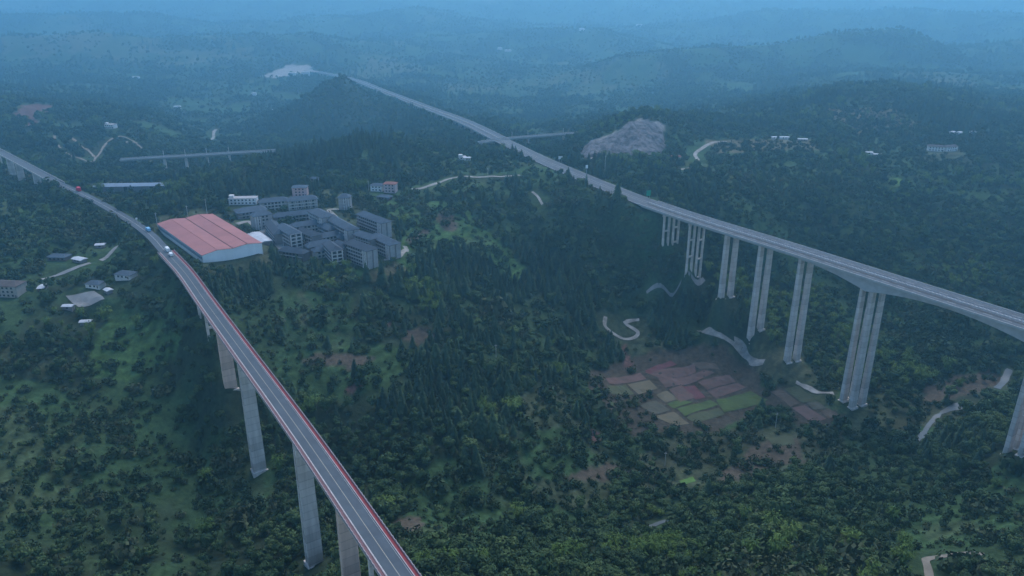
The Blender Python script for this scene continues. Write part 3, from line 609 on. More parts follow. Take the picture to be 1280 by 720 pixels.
ribbon('river', [(1246, 486), (1254, 478), (1258, 470), (1262, 462)], 4.6, 'water', 0.45, 0.6, 4)
ribbon('river', [(786, 664), (805, 660), (822, 655), (834, 651)], 4.0, 'water', 0.4, 0.3, 4)
# concrete yard beside the farm houses, rubble slope under the fields
def patch(name, poly, mat, lift=0.25, n=10):
    """a four-sided piece of ground given by its corners in the photo"""
    c = [G(*q) for q in poly]; v = []; f = []
    for i in range(n + 1):
        for j in range(n + 1):
            a, b_ = i / n, j / n
            p = (c[0] * (1 - b_) + c[1] * b_) * (1 - a) + (c[3] * (1 - b_) + c[2] * b_) * a
            v.append((p[0], p[1], float(zz(p[0], p[1])) + lift))
    for i in range(n):
        for j in range(n): k = i * (n + 1) + j; f.append((k, k + n + 1, k + n + 2, k + 1))
    KEEP.append((np.array([c[0], c[1], c[2], c[3], c[0]]), 2.5))
    return structure(mesh_obj(name, v, f, mat))
patch('yard', [(82, 370), (118, 364), (131, 374), (98, 384)], 'path_grey', 0.3); KEEP.append((np.array([G(90, 374), G(125, 371)]), 9))
# crop fields (plots of the valley floor)
def soil_mat(name, c, c2): 
    surf(name, c, c2, 0.12, detail=6, bump=0.2)
soil_mat('plot_rose', (0.145, 0.086, 0.074), (0.095, 0.066, 0.055)); soil_mat('plot_magenta', (0.140, 0.054, 0.058), (0.098, 0.044, 0.046)); soil_mat('plot_brown', (0.122, 0.092, 0.070), (0.085, 0.068, 0.050))
soil_mat('plot_tan', (0.150, 0.126, 0.080), (0.104, 0.092, 0.058)); soil_mat('plot_green', (0.082, 0.120, 0.034), (0.062, 0.084, 0.034)); soil_mat('plot_olive', (0.082, 0.092, 0.046), (0.060, 0.068, 0.038)); soil_mat('plot_grey', (0.094, 0.092, 0.066), (0.070, 0.068, 0.050))
PLOTS = [
 ([(806, 464), (838, 451), (846, 456), (812, 468)], 'plot_magenta'), ([(806, 466), (840, 455), (868, 455), (870, 466), (825, 474)], 'plot_rose'),
 ([(823, 474), (880, 462), (893, 466), (832, 485)], 'plot_rose'), ([(862, 453), (895, 455), (900, 463), (876, 462)], 'plot_brown'),
 ([(757, 473), (800, 466), (808, 474), (762, 480)], 'plot_rose'), ([(784, 480), (812, 475), (822, 486), (798, 493)], 'plot_tan'), ([(758, 482), (782, 481), (793, 493), (765, 493)], 'plot_olive'),
 ([(872, 478), (912, 469), (920, 478), (884, 488)], 'plot_rose'), ([(884, 489), (922, 479), (934, 484), (895, 498)], 'plot_rose'), ([(895, 500), (938, 489), (960, 500), (905, 516)], 'plot_green'),
 ([(836, 487), (852, 482), (870, 497), (850, 503)], 'plot_rose'), ([(853, 483), (868, 482), (882, 497), (870, 500)], 'plot_magenta'),
 ([(820, 494), (834, 489), (848, 500), (832, 504)], 'plot_tan'), ([(834, 505), (852, 500), (866, 503), (842, 511)], 'plot_green'), ([(846, 511), (888, 500), (898, 506), (856, 521)], 'plot_green'),
 ([(800, 507), (820, 501), (838, 513), (818, 518)], 'plot_grey'), ([(817, 520), (842, 515), (862, 530), (845, 533)], 'plot_tan'), ([(858, 522), (898, 510), (906, 518), (870, 530)], 'plot_olive'),
 ([(962, 490), (975, 487), (1001, 504), (988, 509)], 'plot_brown'), ([(980, 486), (998, 483), (1022, 500), (1003, 504)], 'plot_olive'), ([(1008, 504), (1022, 502), (1033, 510), (1018, 513)], 'plot_grey'),
 ([(990, 510), (1006, 507), (1033, 524), (1014, 529)], 'plot_rose'), ([(1026, 514), (1036, 511), (1050, 520), (1036, 524)], 'plot_brown'),
 ([(958, 548), (990, 545), (994, 556), (968, 558)], 'plot_olive'), ([(849, 601), (866, 596), (870, 602), (853, 607)], 'tarp_green'), ([(1112, 226), (1122, 222), (1134, 228), (1120, 231)], 'tarp_green'),
]
for poly, mt in PLOTS: patch('field', poly if len(poly) == 4 else [poly[0], poly[2], poly[3], poly[4]], mt, 0.3, 8)

# ------------------------------------------------------------------ roads at grade
structure(sweep('road', LROAD, strip(-4.6, 4.6, -0.7, 0.0), 'asphalt')); KEEP.append((LROAD, 7.2))
structure(sweep('road_marking', LROAD, strip(-0.09, 0.09, 0.004, 0.012), 'paint_white'))
structure(sweep('expressway', EXR, strip(-12.2, 12.2, -0.7, 0.0), 'asphalt_pale')); KEEP.append((EXR, 16))
for o_ in (-11.0, 11.0, -2.0, 2.0): structure(sweep('road_marking', EXR, strip(o_ - 0.1, o_ + 0.1, 0.004, 0.012), 'paint_white'))
structure(sweep('expressway', EXE, strip(-12.2, 12.2, -1.6, 0.2), 'path_grey')); KEEP.append((EXE, 16))

# ------------------------------------------------------------------ viaducts
def along(path, i): 
    t, n = frames(path); return path[i], t[i], n[i]
def pier_frame(path, s):
    """point, heading angle at arc length s"""
    d = np.concatenate([[0], np.cumsum(np.linalg.norm(np.diff(path[:, :2], axis=0), axis=1))])
    x = np.interp(s, d, path[:, 0]); y = np.interp(s, d, path[:, 1]); z = np.interp(s, d, path[:, 2])
    x2 = np.interp(s + 1, d, path[:, 0]); y2 = np.interp(s + 1, d, path[:, 1]); x1 = np.interp(s - 1, d, path[:, 0]); y1 = np.interp(s - 1, d, path[:, 1])
    return np.array((x, y, z)), math.atan2(y2 - y1, x2 - x1), d[-1]
def arc_of(path, x, y):
    d = np.concatenate([[0], np.cumsum(np.linalg.norm(np.diff(path[:, :2], axis=0), axis=1))])
    return float(d[np.argmin(np.hypot(path[:, 0] - x, path[:, 1] - y))])
def arc_list(path): return np.concatenate([[0], np.cumsum(np.linalg.norm(np.diff(path[:, :2], axis=0), axis=1))])
PIERS_KEEP = []
def ground_low(x, y): return float(min(zz(x + a, y + b) for a in (-4, 0, 4) for b in (-4, 0, 4)))
def wall_pier(parent, pos, yaw, top, lx, ly, off=0.0, groove=True, mat='concrete', cap=True):
    """hollow wall pier: lx along the bridge, ly across it, with grooved narrow sides"""
    c, s_ = math.cos(yaw), math.sin(yaw); x, y = pos[0] + s_ * off, pos[1] - c * off
    zb = ground_low(x, y) - 1.0; h = top - zb
    a, b = lx / 2, ly / 2; tp = min(0.6, h * 0.006)
    if groove: sec = [(-a, -b), (-a * .35, -b), (-a * .35, -b + .7), (a * .35, -b + .7), (a * .35, -b), (a, -b), (a, b), (a * .35, b), (a * .35, b - .7), (-a * .35, b - .7), (-a * .35, b), (-a, b)]
    else: sec = [(-a + .3, -b), (a - .3, -b), (a, -b + .3), (a, b - .3), (a - .3, b), (-a + .3, b), (-a, b - .3), (-a, -b + .3)]
    n = len(sec); k0 = 1 + tp / max(a, 1)
    v = [(p * k0, q * (1 + tp / b), 0) for p, q in sec] + [(p, q, h) for p, q in sec]
    f = [(i, (i + 1) % n, n + (i + 1) % n, n + i) for i in range(n)] + [tuple(range(n - 1, -1, -1)), tuple(range(n, 2 * n))]
    o = mesh_obj('pier', v, f, mat, parent, (x, y, zb)); o.rotation_euler = (0, 0, yaw)
    _l = math.hypot(x, y); PIERS_KEEP.append((x, y, 9)); PIERS_KEEP.append((x - 9 * x / _l, y - 9 * y / _l, 9 if h > 30 else 5)); PIERS_KEEP.append((x - 18 * x / _l, y - 18 * y / _l, 7 if h > 45 else 1))
    if cap and h > 40:
        MB().box(-a - 1.6, a + 1.6, -b - 1.4, b + 1.4, -1.5, 3.4, 0.2, 0.2).obj('pile_cap', 'concrete', o)
    return o
def portal_pier(parent, pos, yaw, top, ly, r, rows, off=0.0, mat='concrete'):
    """two round columns joined by cross beams"""
    c, s_ = math.cos(yaw), math.sin(yaw); x, y = pos[0] + s_ * off, pos[1] - c * off
    zb = ground_low(x, y) - 1.0; h = top - zb; b = MB()
    for q in (-1, 1): b.box(-r, r, q * ly / 2 - r, q * ly / 2 + r, 0, h - 1.2)
    for k in range(rows):
        zc = h * (1 - (k + 1) / (rows + 0.45)) if rows > 1 else h * 0.5
        b.box(-r * .75, r * .75, -ly / 2 + r * .9, ly / 2 - r * .9, max(zc, 0.4), max(zc, 0.4) + 1.4)
    b.box(-r * 1.25, r * 1.25, -ly / 2 - r - .9, ly / 2 + r + .9, h - 1.2, h)
    o = b.obj('pier', mat, parent, (x, y, zb)); o.rotation_euler = (0, 0, yaw); PIERS_KEEP.append((x, y, 7)); return o

# --- two-lane viaduct with red walkways
lv = thing('road_viaduct', 'two lane viaduct with red walkways, blue grey asphalt and tall tan wall piers', 'viaduct', (0, 0, 0))
d_lv = arc_list(LV); LVF = np.array([pier_frame(LV, q)[0] for q in np.arange(0, d_lv[-1], 0.9)])
pa = [arc_of(LV, -163 + 5.5, 402 + 3.5), arc_of(LV, -109 + 5.5, 317 + 3.5)]
ld = np.array([2.6 + 3.2 * max(math.exp(-((s_ - pa[0]) / 22) ** 2), math.exp(-((s_ - pa[1]) / 22) ** 2)) for s_ in d_lv])
sweep('deck', LV, [(-6.3, -0.75), (-6.3, -0.12), (6.3, -0.12), (6.3, -0.75), (3.6, -0.95), (3.3, -2.6), (-3.3, -2.6), (-3.6, -0.95)], 'concrete_deck', lv, depth=ld)
sweep('road_surface', LV, strip(-4.2, 4.2, -0.118, 0.0), 'asphalt', lv)
for s_, mt in ((-1, 'walk_dull'), (1, 'walk_red')):
    a0, a1 = sorted((s_ * 4.55, s_ * 6.3)); sweep('walkway', LV, strip(a0, a1, -0.117, 0.28), mt, lv)
    a0, a1 = sorted((s_ * 4.2, s_ * 4.548)); sweep('kerb', LV, strip(a0, a1, -0.117, 0.55), 'rail_pale', lv)
    # outer railing: post, base and hand rail in one
    a0, a1 = sorted((s_ * 6.06, s_ * 6.3)); sweep('railing', LVF, [(a0, .27), (a0, 1.4), (a1, 1.4), (a1, .27)], 'rail_pale', lv, top=np.where(np.arange(len(LVF)) % 3 == 0, 1.45, 1.0))
    a0, a1 = sorted((s_ * 3.82, s_ * 3.96)); sweep('edge_line', LV, strip(a0, a1, .003, .011), 'paint_white', lv)
sweep('centre_line', LV, strip(-.09, .09, .003, .011), 'paint_yellow', lv)
for (x, y, kind) in ((-220.3, 490.2, 'p'), (-207.4, 472, 'p'), (-191.2, 443.6, 'w1'), (-162.9, 402, 'w2'), (-108.7, 316.8, 'w2'), (-76.9, 267.1, 'w1'), (-57.9, 236.8, 'p'), (-36, 202, 'p'), (-14, 168, 'p')):
    s_ = arc_of(LV, x + 4.2, y + 2.7)
    d_ = arc_list(LV); e = LV[1] - LV[0]
    # exact projection on the path
    tt = np.linspace(s_ - 6, s_ + 6, 49); s_ = min(tt, key=lambda q: np.hypot(*(pier_frame(LV, q)[0][:2] - np.array((x + 4.2, y + 2.7)))))
    pos, yaw, _ = pier_frame(LV, s_)
    dep = float(np.interp(s_, d_lv, ld))
    if kind == 'p':
        o = portal_pier(lv, pos, yaw, pos[2] - dep + .05, 6.0, 0.8, 1)
    elif kind == 'w1':
        o = wall_pier(lv, pos, yaw, pos[2] - dep + .05, 3.0, 7.4, mat='concrete_warm', groove=False)
    else:
        o = wall_pier(lv, pos, yaw, pos[2] - dep + .05, 5.0, 7.0, mat='concrete', groove=True)

# --- expressway viaduct with twin carriageways
ev = thing('expressway_viaduct', 'long grey expressway viaduct with twin carriageways, haunched girders and pale paired piers', 'viaduct')
d_ev = arc_list(EXV)
off_c = np.array((10.2, 6.7))
def ex_arc(x, y):
    tt = np.linspace(0, d_ev[-1], 1500); return min(tt, key=lambda q: np.hypot(*(pier_frame(EXV, q)[0][:2] - (np.array((x, y)) + off_c))))
s_big = [ex_arc(253, 522), ex_arc(318, 422)]
if abs(s_big[0] - s_big[1]) < 80: s_big[1] = s_big[0] - 118
far_end = s_big[1] - 62
def ex_depth(q):
    if s_big[1] <= q <= s_big[0]: u_ = abs((q - (s_big[0] + s_big[1]) / 2) / ((s_big[0] - s_big[1]) / 2)); return 3.6 + 7.2 * u_ ** 2
    if s_big[0] < q < s_big[0] + 60: return 3.0 + 7.8 * (1 - (q - s_big[0]) / 60) ** 2
    if far_end < q < s_big[1]: return 3.0 + 7.8 * (1 - (s_big[1] - q) / 62) ** 2
    return 2.6
EXV2 = np.array([pier_frame(EXV, q)[0] for q in np.arange(0, d_ev[-1] + .01, 4.0)]); d_e2 = arc_list(EXV2)
ed = np.array([ex_depth(q) for q in d_e2])
def ex_vd(path, parent, depth, tone):
    for c_ in (-6.25, 6.25):
        sweep('girder', path, [(c_ - 6.0, -0.7), (c_ - 6.0, -0.25), (c_ + 6.0, -0.25), (c_ + 6.0, -0.7), (c_ + 3.6, -0.98), (c_ + 3.4, -2.4), (c_ - 3.4, -2.4), (c_ - 3.6, -0.98)], 'concrete_deck', parent, depth=depth)
        sweep('road_surface', path, strip(c_ - 5.45, c_ + 5.45, -0.248, 0.0), 'asphalt_pale', parent)
        for k in (-1, 1):
            a0, a1 = sorted((c_ + k * 5.5, c_ + k * 5.95)); sweep('parapet', path, [(a0, -.247), (a0, .95), (a1, .95), (a1, -.247)], 'concrete_deck', parent)
            sweep('edge_line', path, strip(c_ + k * 4.9 - .1, c_ + k * 4.9 + .1, .003, .011), 'paint_white', parent)
    sweep('worn_lane', path, strip(-5.0, -1.6, .004, .012), 'asphalt_dark', parent)
    sweep('worn_lane', path, strip(3.2, 6.2, .004, .012), 'asphalt', parent)
ex_vd(EXV2, ev, ed, 0)
for k in np.arange(4, d_ev[-1] - 4, 12.0)[:60]:       # lane dashes
    for o_ in (-5.6, 6.6):
        p, yaw, _ = pier_frame(EXV, k); c_, s_ = math.cos(yaw), math.sin(yaw)
        ob = MB().box(-3, 3, -.1, .1, .013, .02).obj('lane_dash', 'paint_white', ev, (p[0] + s_ * o_, p[1] - c_ * o_, p[2])); ob.rotation_euler = (0, 0, yaw)
# anti-glare fence of the central reserve
EXF2 = np.array([pier_frame(EXV, q)[0] for q in np.arange(0, d_ev[-1], 0.9)])
mrl = sweep('median_fence', EXF2, [(-.2, -.2), (-.2, 1.3), (.2, 1.3), (.2, -.2)], 'rail_metal', ev, top=np.where(np.arange(len(EXF2)) % 3 == 0, 1.6, 1.0))
PT = [((144.6, 701.3), 'portal'), ((161.9, 672.6), 'portal'), ((181.5, 637), 'box'), ((201.5, 607), 'box'), ((221, 572.3), 'box')]
for (x, y), kind in PT:
    s_ = ex_arc(x, y); pos, yaw, _ = pier_frame(EXV, s_); dep = ex_depth(s_)
    for o_ in (-6.25, 6.25):
        if kind == 'portal': portal_pier(ev, pos, yaw, pos[2] - dep + .05, 6.4, 0.85, 2 if zz(x, y) > 85 else 3, o_)
        else: wall_pier(ev, pos, yaw, pos[2] - dep + .05, 2.7, 5.2, o_, groove=False)
for q in s_big:
    pos, yaw, _ = pier_frame(EXV, q)
    for o_ in (-6.25, 6.25):
        for dl in (-4.2, 4.2):
            c_, s_ = math.cos(yaw), math.sin(yaw); pq = pos + np.array((c_ * dl, s_ * dl, 0))
            wall_pier(ev, pq, yaw, pos[2] - ex_depth(q) + .6, 2.3, 5.4, o_, groove=False)
for q in (far_end, far_end - 40):
    if q > 5:
        pos, yaw, _ = pier_frame(EXV, q)
        for o_ in (-6.25, 6.25): wall_pier(ev, pos, yaw, pos[2] - ex_depth(q) + .05, 3.4, 6.4, o_, groove=False)
KEEP.append((EXV2[-6:], 15)); KEEP.append((LV[-4:], 8))

# --- the same expressway carried on over the far valley
fv = thing('expressway_viaduct', 'pale expressway viaduct far off in the haze beside the cone shaped hill', 'viaduct')
dep_f = np.full(len(EXF), 3.2)
for c_ in (-6.25, 6.25):
    sweep('girder', EXF, [(c_ - 6.1, -0.7), (c_ - 6.1, -0.25), (c_ + 6.1, -0.25), (c_ + 6.1, -0.7), (c_ + 3.6, -0.98), (c_ + 3.4, -2.4), (c_ - 3.4, -2.4), (c_ - 3.6, -0.98)], 'concrete_deck', fv, depth=dep_f)
    sweep('road_surface', EXF, strip(c_ - 5.4, c_ + 5.4, -0.248, 0.0), 'asphalt_pale', fv)
    for k in (-1, 1):
        a0, a1 = sorted((c_ + k * 5.5, c_ + k * 6.0)); sweep('parapet', EXF, [(a0, -.247), (a0, 1.1), (a1, 1.1), (a1, -.247)], 'concrete_deck', fv)
L_ = arc_list(EXF)[-1]
for k in np.arange(20, L_ - 5, 40):
    pos, yaw, _ = pier_frame(EXF, k)
    if ground_low(pos[0], pos[1]) < pos[2] - 6:
        for o_ in (-6.25, 6.25): wall_pier(fv, pos, yaw, pos[2] - 3.1, 3, 6, o_, groove=False, cap=False)
# --- side viaducts
def small_viaduct(name, label, path, hw, piers, ly, mat='asphalt_pale', lamp=False):
    t_ = thing(name, label, 'viaduct'); dd = np.full(len(path), 2.4)
    sweep('girder', path, [(-hw, -0.6), (-hw, -0.2), (hw, -0.2), (hw, -0.6), (hw * .6, -0.95), (hw * .55, -2.4), (-hw * .55, -2.4), (-hw * .6, -0.95)], 'concrete_deck', t_, depth=dd)
    sweep('road_surface', path, strip(-hw + .6, hw - .6, -.198, 0), mat, t_)
    for k in (-1, 1):
        a0, a1 = sorted((k * hw, k * (hw - .4))); sweep('parapet', path, [(a0, -.197), (a0, 1.1), (a1, 1.1), (a1, -.197)], 'concrete_deck', t_)
    for s_, lx in piers:
        pos, yaw, _ = pier_frame(path, s_); wall_pier(t_, pos, yaw, pos[2] - 2.35, lx, ly, groove=False, cap=False)
    if lamp:
        for s_, lx in piers:
            pos, yaw, _ = pier_frame(path, s_)
            MB().box(-.35, .35, -.35, .35, 0.0, 9).obj('lamp_post', 'pole', t_, tuple(pos + np.array((0, 0, .02))))
    return t_
dl2 = arc_list(LV2)
sp2 = []
for q in ((60, 195), (78, 201)): pass
for px_, py_ in ((11, 195), (24, 201.5), (44, 213.5)):
    p_ = P(px_, py_, 119); s_ = arc_of(LV2, p_[0], p_[1]); sp2.append((s_, 4.0))
sp2 += [(min(s_ + 60, dl2[-1] - 3), 3.5) for s_ in [max(q[0] for q in sp2)]]
small_viaduct('road_viaduct', 'short grey viaduct carrying the two lane road off at the far left edge', LV2, 5.6, sp2, 7)
va = spline([tuple(P(150, 199.5, 95)), tuple(P(182, 197.5, 95)), tuple(P(245, 194, 95)), tuple(P(310, 190, 95)), tuple(P(345, 188, 95))], 12)
small_viaduct('road_viaduct', 'thin level viaduct on slim piers in the hazy valley behind the red roofed hall', va, 6.2, [(arc_of(va, *P(x, y, 95)[:2]), 3.4) for x, y in ((210, 196), (238, 194.5), (264, 193), (290, 191.5))], 5, lamp=True)
vb = spline([tuple(P(600, 178, 112)), tuple(P(640, 172.5, 112)), tuple(P(712, 167, 112)), tuple(P(735, 165.5, 112))], 12)
small_viaduct('road_viaduct', 'thin level viaduct crossing behind the expressway near the quarry', vb, 5.6, [(arc_of(vb, *P(x, y, 112)[:2]), 2.2) for x, y in ((642, 172), (663, 171), (704, 168))], 4.5, lamp=True)

# ------------------------------------------------------------------ buildings
WIN = {}
def win_mesh(wd, ht):
    k = (wd, ht)
    if k not in WIN:
        o = MB().box(-wd / 2, wd / 2, -.04, .04, -ht / 2, ht / 2); me_ = bpy.data.meshes.new('window'); me_.from_pydata(o.v, [], o.f); me_.materials.append(MAT['glass']); WIN[k] = me_
    return WIN[k]
FOOT = []       # footprints kept free of trees: (x, y, yaw, half length, half depth)
def roof_mesh(L, W, h, z, ov, hip):
    a, b = L / 2 + ov, W / 2 + ov; r = a - (b * 0.8 if hip else 0)
    if r < 0.3: r = 0.3
    v = [(-a, -b, z), (a, -b, z), (a, b, z), (-a, b, z), (-r, 0, z + h), (r, 0, z + h), (-a, -b, z - .3), (a, -b, z - .3), (a, b, z - .3), (-a, b, z - .3)]
    f = [(0, 1, 5, 4), (2, 3, 4, 5), (1, 2, 5), (3, 0, 4), (9, 8, 7, 6), (0, 6, 7, 1), (1, 7, 8, 2), (2, 8, 9, 3), (3, 9, 6, 0)]
    return v, f
def facade(t_, L, W, z0, floors, fh, sp, wd, ht, sides, cap=90):
    me_ = win_mesh(wd, ht); n = max(1, int((L - 1.5) / sp)); k = 0
    for sd_ in sides:
        for fl in range(floors):
            for i in range(n):
                if k >= cap: return
                x = (i - (n - 1) / 2) * sp
                share('window', me_, t_, (x, sd_ * (W / 2 + .02), z0 + fl * fh + fh * .55)); k += 1
def apartment(name, x1, y1, x2, y2, zb, floors, W, roof, wall, style, label):
    zr = zb + floors * 3.1 + 1.8
    a, b = P(x1, y1, zr), P(x2, y2, zr); c_ = (a + b) / 2; e = b - a; L = float(np.hypot(e[0], e[1])) + W * 0.35; yaw = math.atan2(e[1], e[0])
    L = max(L, 9.0); H_ = floors * 3.1
    t_ = thing(name, label, 'building', (c_[0], c_[1], zb), yaw, 'grey roofed blocks of the village'); FOOT.append((c_[0], c_[1], yaw, L / 2 + 2, W / 2 + 2))
    MB().box(-L / 2, L / 2, -W / 2, W / 2, -7, H_).obj('wall', wall, t_)
    v, f = roof_mesh(L, W, 3.4, H_ + .01, .9, True); mesh_obj('roof', v, f, roof, t_)
    cam_side = -1 if (math.sin(yaw) * c_[0] - math.cos(yaw) * c_[1]) < 0 else 1     # long side towards the camera
    sd_ = -1 if (-math.sin(yaw) * -c_[0] + math.cos(yaw) * -c_[1]) < 0 else 1
    facade(t_, L - 3, W, 0, floors, 3.1, 3.4, 1.9, 1.6, (sd_,), 96)
    end = 1 if (-c_[0] * math.cos(yaw) - c_[1] * math.sin(yaw)) > 0 else -1          # short end towards the camera
    for fl in range(1, floors):                        # floor bands
        MB().box(-L / 2 + .6, L / 2 - .6, min(sd_ * W / 2, sd_ * (W / 2 + .55)), max(sd_ * W / 2, sd_ * (W / 2 + .55)), fl * 3.1 - .35, fl * 3.1 + .3).obj('balcony' if style != 'plain' else 'floor_band', 'wall_pale' if style != 'balcony' else 'trim_white', t_)
    ex = end * L / 2
    if style == 'gable':
        for k in (-1, 1):
            y0, y1_ = sorted((k * .7, k * (W / 2 - .3))); MB().box(min(ex, ex + end * .5), max(ex, ex + end * .5), y0, y1_, -5, H_ - .1).obj('end_panel', 'wall_pale', t_)
        for k in range(3):
            xx = ex - end * (1.0 + k * 2.2); MB().box(xx - .45, xx + .45, min(sd_ * (W / 2 + .05), sd_ * (W / 2 + .75)), max(sd_ * (W / 2 + .05), sd_ * (W / 2 + .75)), -5, H_ - .2).obj('pilaster', 'trim_white', t_)
    if style == 'frame':
        b_ = MB(); x0, x1_ = sorted((ex + end * .05, ex + end * .9))
        for y0 in (-W / 2 + .2, -.4, W / 2 - 1.0): b_.box(x0, x1_, y0, y0 + .8, -5, H_)
        for fl in range(floors + 1): b_.box(x0 + .05, x1_ - .05, -W / 2 + .25, W / 2 - .25, fl * H_ / floors - .45, fl * H_ / floors + .15)
        b_.obj('balcony_frame', 'trim_white', t_)
        for fl in range(floors):
            for q in (-W * .24, W * .24): share('window', win_mesh(2.4, 1.9), t_, (ex + end * .03, q, fl * 3.1 + 1.6), math.pi / 2)
    if style == 'balcony':
        n = max(3, int(L / 7))
        for i in range(n + 1):
            xx = -L / 2 + .8 + i * (L - 1.6) / n; MB().box(xx - .35, xx + .35, min(sd_ * (W / 2 + .05), sd_ * (W / 2 + .7)), max(sd_ * (W / 2 + .05), sd_ * (W / 2 + .7)), -5, H_ - .2).obj('pilaster', 'trim_white', t_)
    return t_
for b_ in BLD: apartment(*b_)
ROOFS = {'hip_grey': ('roof_grey', 1.9), 'hip_red': ('roof_brick', 1.8), 'hip_brown': ('roof_brown', 2.2), 'metal': ('roof_metal', 0.7)}
def house(name, px, py, zb, L, W, floors, yaw, roof, wall, label, windows=True, grp=None, pos=None):
    p = P(px, py, zb) if pos is None else pos; y_ = R(yaw); H_ = floors * 3.0 + .3 if name != 'farm_shed' else 2.8
    t_ = thing(name, label, 'shed' if name == 'farm_shed' else 'house', (p[0], p[1], zb), y_, grp); FOOT.append((p[0], p[1], y_, L / 2 + 2, W / 2 + 2)); _l = math.hypot(p[0], p[1]); PIERS_KEEP.append((p[0] - p[0] / _l * 11, p[1] - p[1] / _l * 11, L / 2 + 3.5))
    MB().box(-L / 2, L / 2, -W / 2, W / 2, -4, H_).obj('wall', wall, t_)
    if roof == 'flat':
        b_ = MB().box(-L / 2 - .3, L / 2 + .3, -W / 2 - .3, W / 2 + .3, H_ + .01, H_ + .35); b_.obj('roof', 'wall_pale', t_)
        MB().box(-L / 2, -L / 2 + 4.5, -2, 2, H_ + .36, H_ + 2.8).obj('stair_turret', wall, t_)
    else:
        mt, rh = ROOFS[roof]; v, f = roof_mesh(L, W, rh, H_ + .01, .7, roof != 'metal'); mesh_obj('roof', v, f, mt, t_)
    if windows:
        facade(t_, L, W, 0, floors, 3.0, 3.6, 1.6, 1.5, (-1,), 40)
        if name != 'farm_shed': MB().box(-.7, .7, -W / 2 - .06, -W / 2 - .01, .02, 2.2).obj('door', 'wall_brown', t_, (L / 2 - 1.6, 0, 0))
    return t_
for h in HOUSES: house(*h, windows=h[2] > 150)
# wing on the pink house
# --- long bluish shed beyond the road
p0, p1 = P(120, 231, 99.5), P(216, 229.5, 99.5); c_ = (p0 + p1) / 2; e = p1 - p0; L_ = float(np.hypot(e[0], e[1]))
sh = thing('storage_hall', 'long low blue grey roofed hall in the hollow beyond the road', 'hall', (c_[0], c_[1], 93), math.atan2(e[1], e[0])); FOOT.append((c_[0], c_[1], math.atan2(e[1], e[0]), L_ / 2 + 4, 13))
MB().box(-L_ / 2, L_ / 2, -8, 8, -3, 6).obj('wall', 'wall_grey', sh); v, f = roof_mesh(L_, 16, 1.8, 6.01, .8, False); mesh_obj('roof', v, f, 'roof_blue', sh)
MB().box(-2, 2, -8.2, -8.01, -1, 5.2).obj('door', 'glass', sh, (-8, 0, 0)); MB().box(-2, 2, -8.2, -8.01, -1, 5.2).obj('door', 'glass', sh, (22, 0, 0))
# --- village metal roofed shed
p0, p1 = P(317, 291, 112), P(331, 301, 112); c_ = (p0 + p1) / 2; e = p1 - p0; L_ = float(np.hypot(e[0], e[1])) + 3
ms = thing('storage_hall', 'pale metal roofed shed wedged between the red roofed hall and the village street', 'shed', (c_[0], c_[1], 108), math.atan2(e[1], e[0])); FOOT.append((c_[0], c_[1], math.atan2(e[1], e[0]), L_ / 2 + 1, 7))
MB().box(-L_ / 2, L_ / 2, -6, 6, -4, 3.6).obj('wall', 'wall_grey', ms); v, f = roof_mesh(L_, 12, .8, 3.61, .4, False); mesh_obj('roof', v, f, 'roof_metal', ms)
# --- the big hall with its red roof
ZE = 119.0
ca_, cb_, cc_, cd_ = P(198, 281, ZE), P(253, 319, ZE), P(327, 304, ZE), P(264, 266.5, ZE)
ex_ = ((cb_ - ca_) + (cc_ - cd_)) / 2; ey_ = ((cd_ - ca_) + (cc_ - cb_)) / 2
LA = float(np.hypot(ex_[0], ex_[1])); yawh = math.atan2(ex_[1], ex_[0]); nrm = np.array((-math.sin(yawh), math.cos(yawh))); LB = float(abs(ey_[:2] @ nrm)); ch = (ca_ + cb_ + cc_ + cd_) / 4
wh = thing('industrial_hall', 'large white walled hall with a broad pinkish red double gable roof beside the viaduct end', 'hall', (ch[0], ch[1], 111), yawh); FOOT.append((ch[0], ch[1], yawh, LA / 2 + 5, LB / 2 + 5))
EH = ZE - 111
# two gables side by side, each running along local x
prof = [(-LB / 2, 0), (-LB / 4, 1.9), (0, 0.6), (LB / 4, 1.9), (LB / 2, 0)]
b_ = MB(); n = len(prof); a = LA / 2
v = [(-a, y, EH + z) for y, z in prof] + [(a, y, EH + z) for y, z in prof] + [(-a, -LB / 2, -4), (-a, LB / 2, -4), (a, -LB / 2, -4), (a, LB / 2, -4)]
f = [(10, 0, 1, 2, 3, 4, 11), (13, 9, 8, 7, 6, 5, 12), (10, 12, 5, 0), (11, 4, 9, 13)]
mesh_obj('wall', v, f, 'clad_white', wh)
# roof sheets as one folded slab with an eave
a2 = a + .5; rp = [(-LB / 2 - .5, -.1)] + prof[1:4] + [(LB / 2 + .5, -.1)]
v = [(-a2, y, EH + z + .25) for y, z in rp] + [(a2, y, EH + z + .25) for y, z in rp] + [(-a2, y, EH + z + .02) for y, z in rp] + [(a2, y, EH + z + .02) for y, z in rp]
f = [(i, i + 1, 6 + i, 5 + i)[::-1] for i in range(4)] + [(10 + i, 11 + i, 16 + i, 15 + i) for i in range(4)] + [(i, i + 1, 11 + i, 10 + i) for i in range(4)] + [(5 + i, 6 + i, 16 + i, 15 + i)[::-1] for i in range(4)] + [(0, 5, 15, 10), (4, 9, 19, 14)]
rf = mesh_obj('roof', v, f, 'roof_red', wh)
MB().box(-a2, a2, -.5, .5, EH + .86, EH + 1.0).obj('valley_gutter', 'roof_ridge', rf)
for k in (-1, 1): MB().box(-a2, a2, k * LB / 4 - .25, k * LB / 4 + .25, EH + 2.1, EH + 2.3).obj('ridge_cap', 'roof_ridge' if k > 0 else 'roof_red', rf)
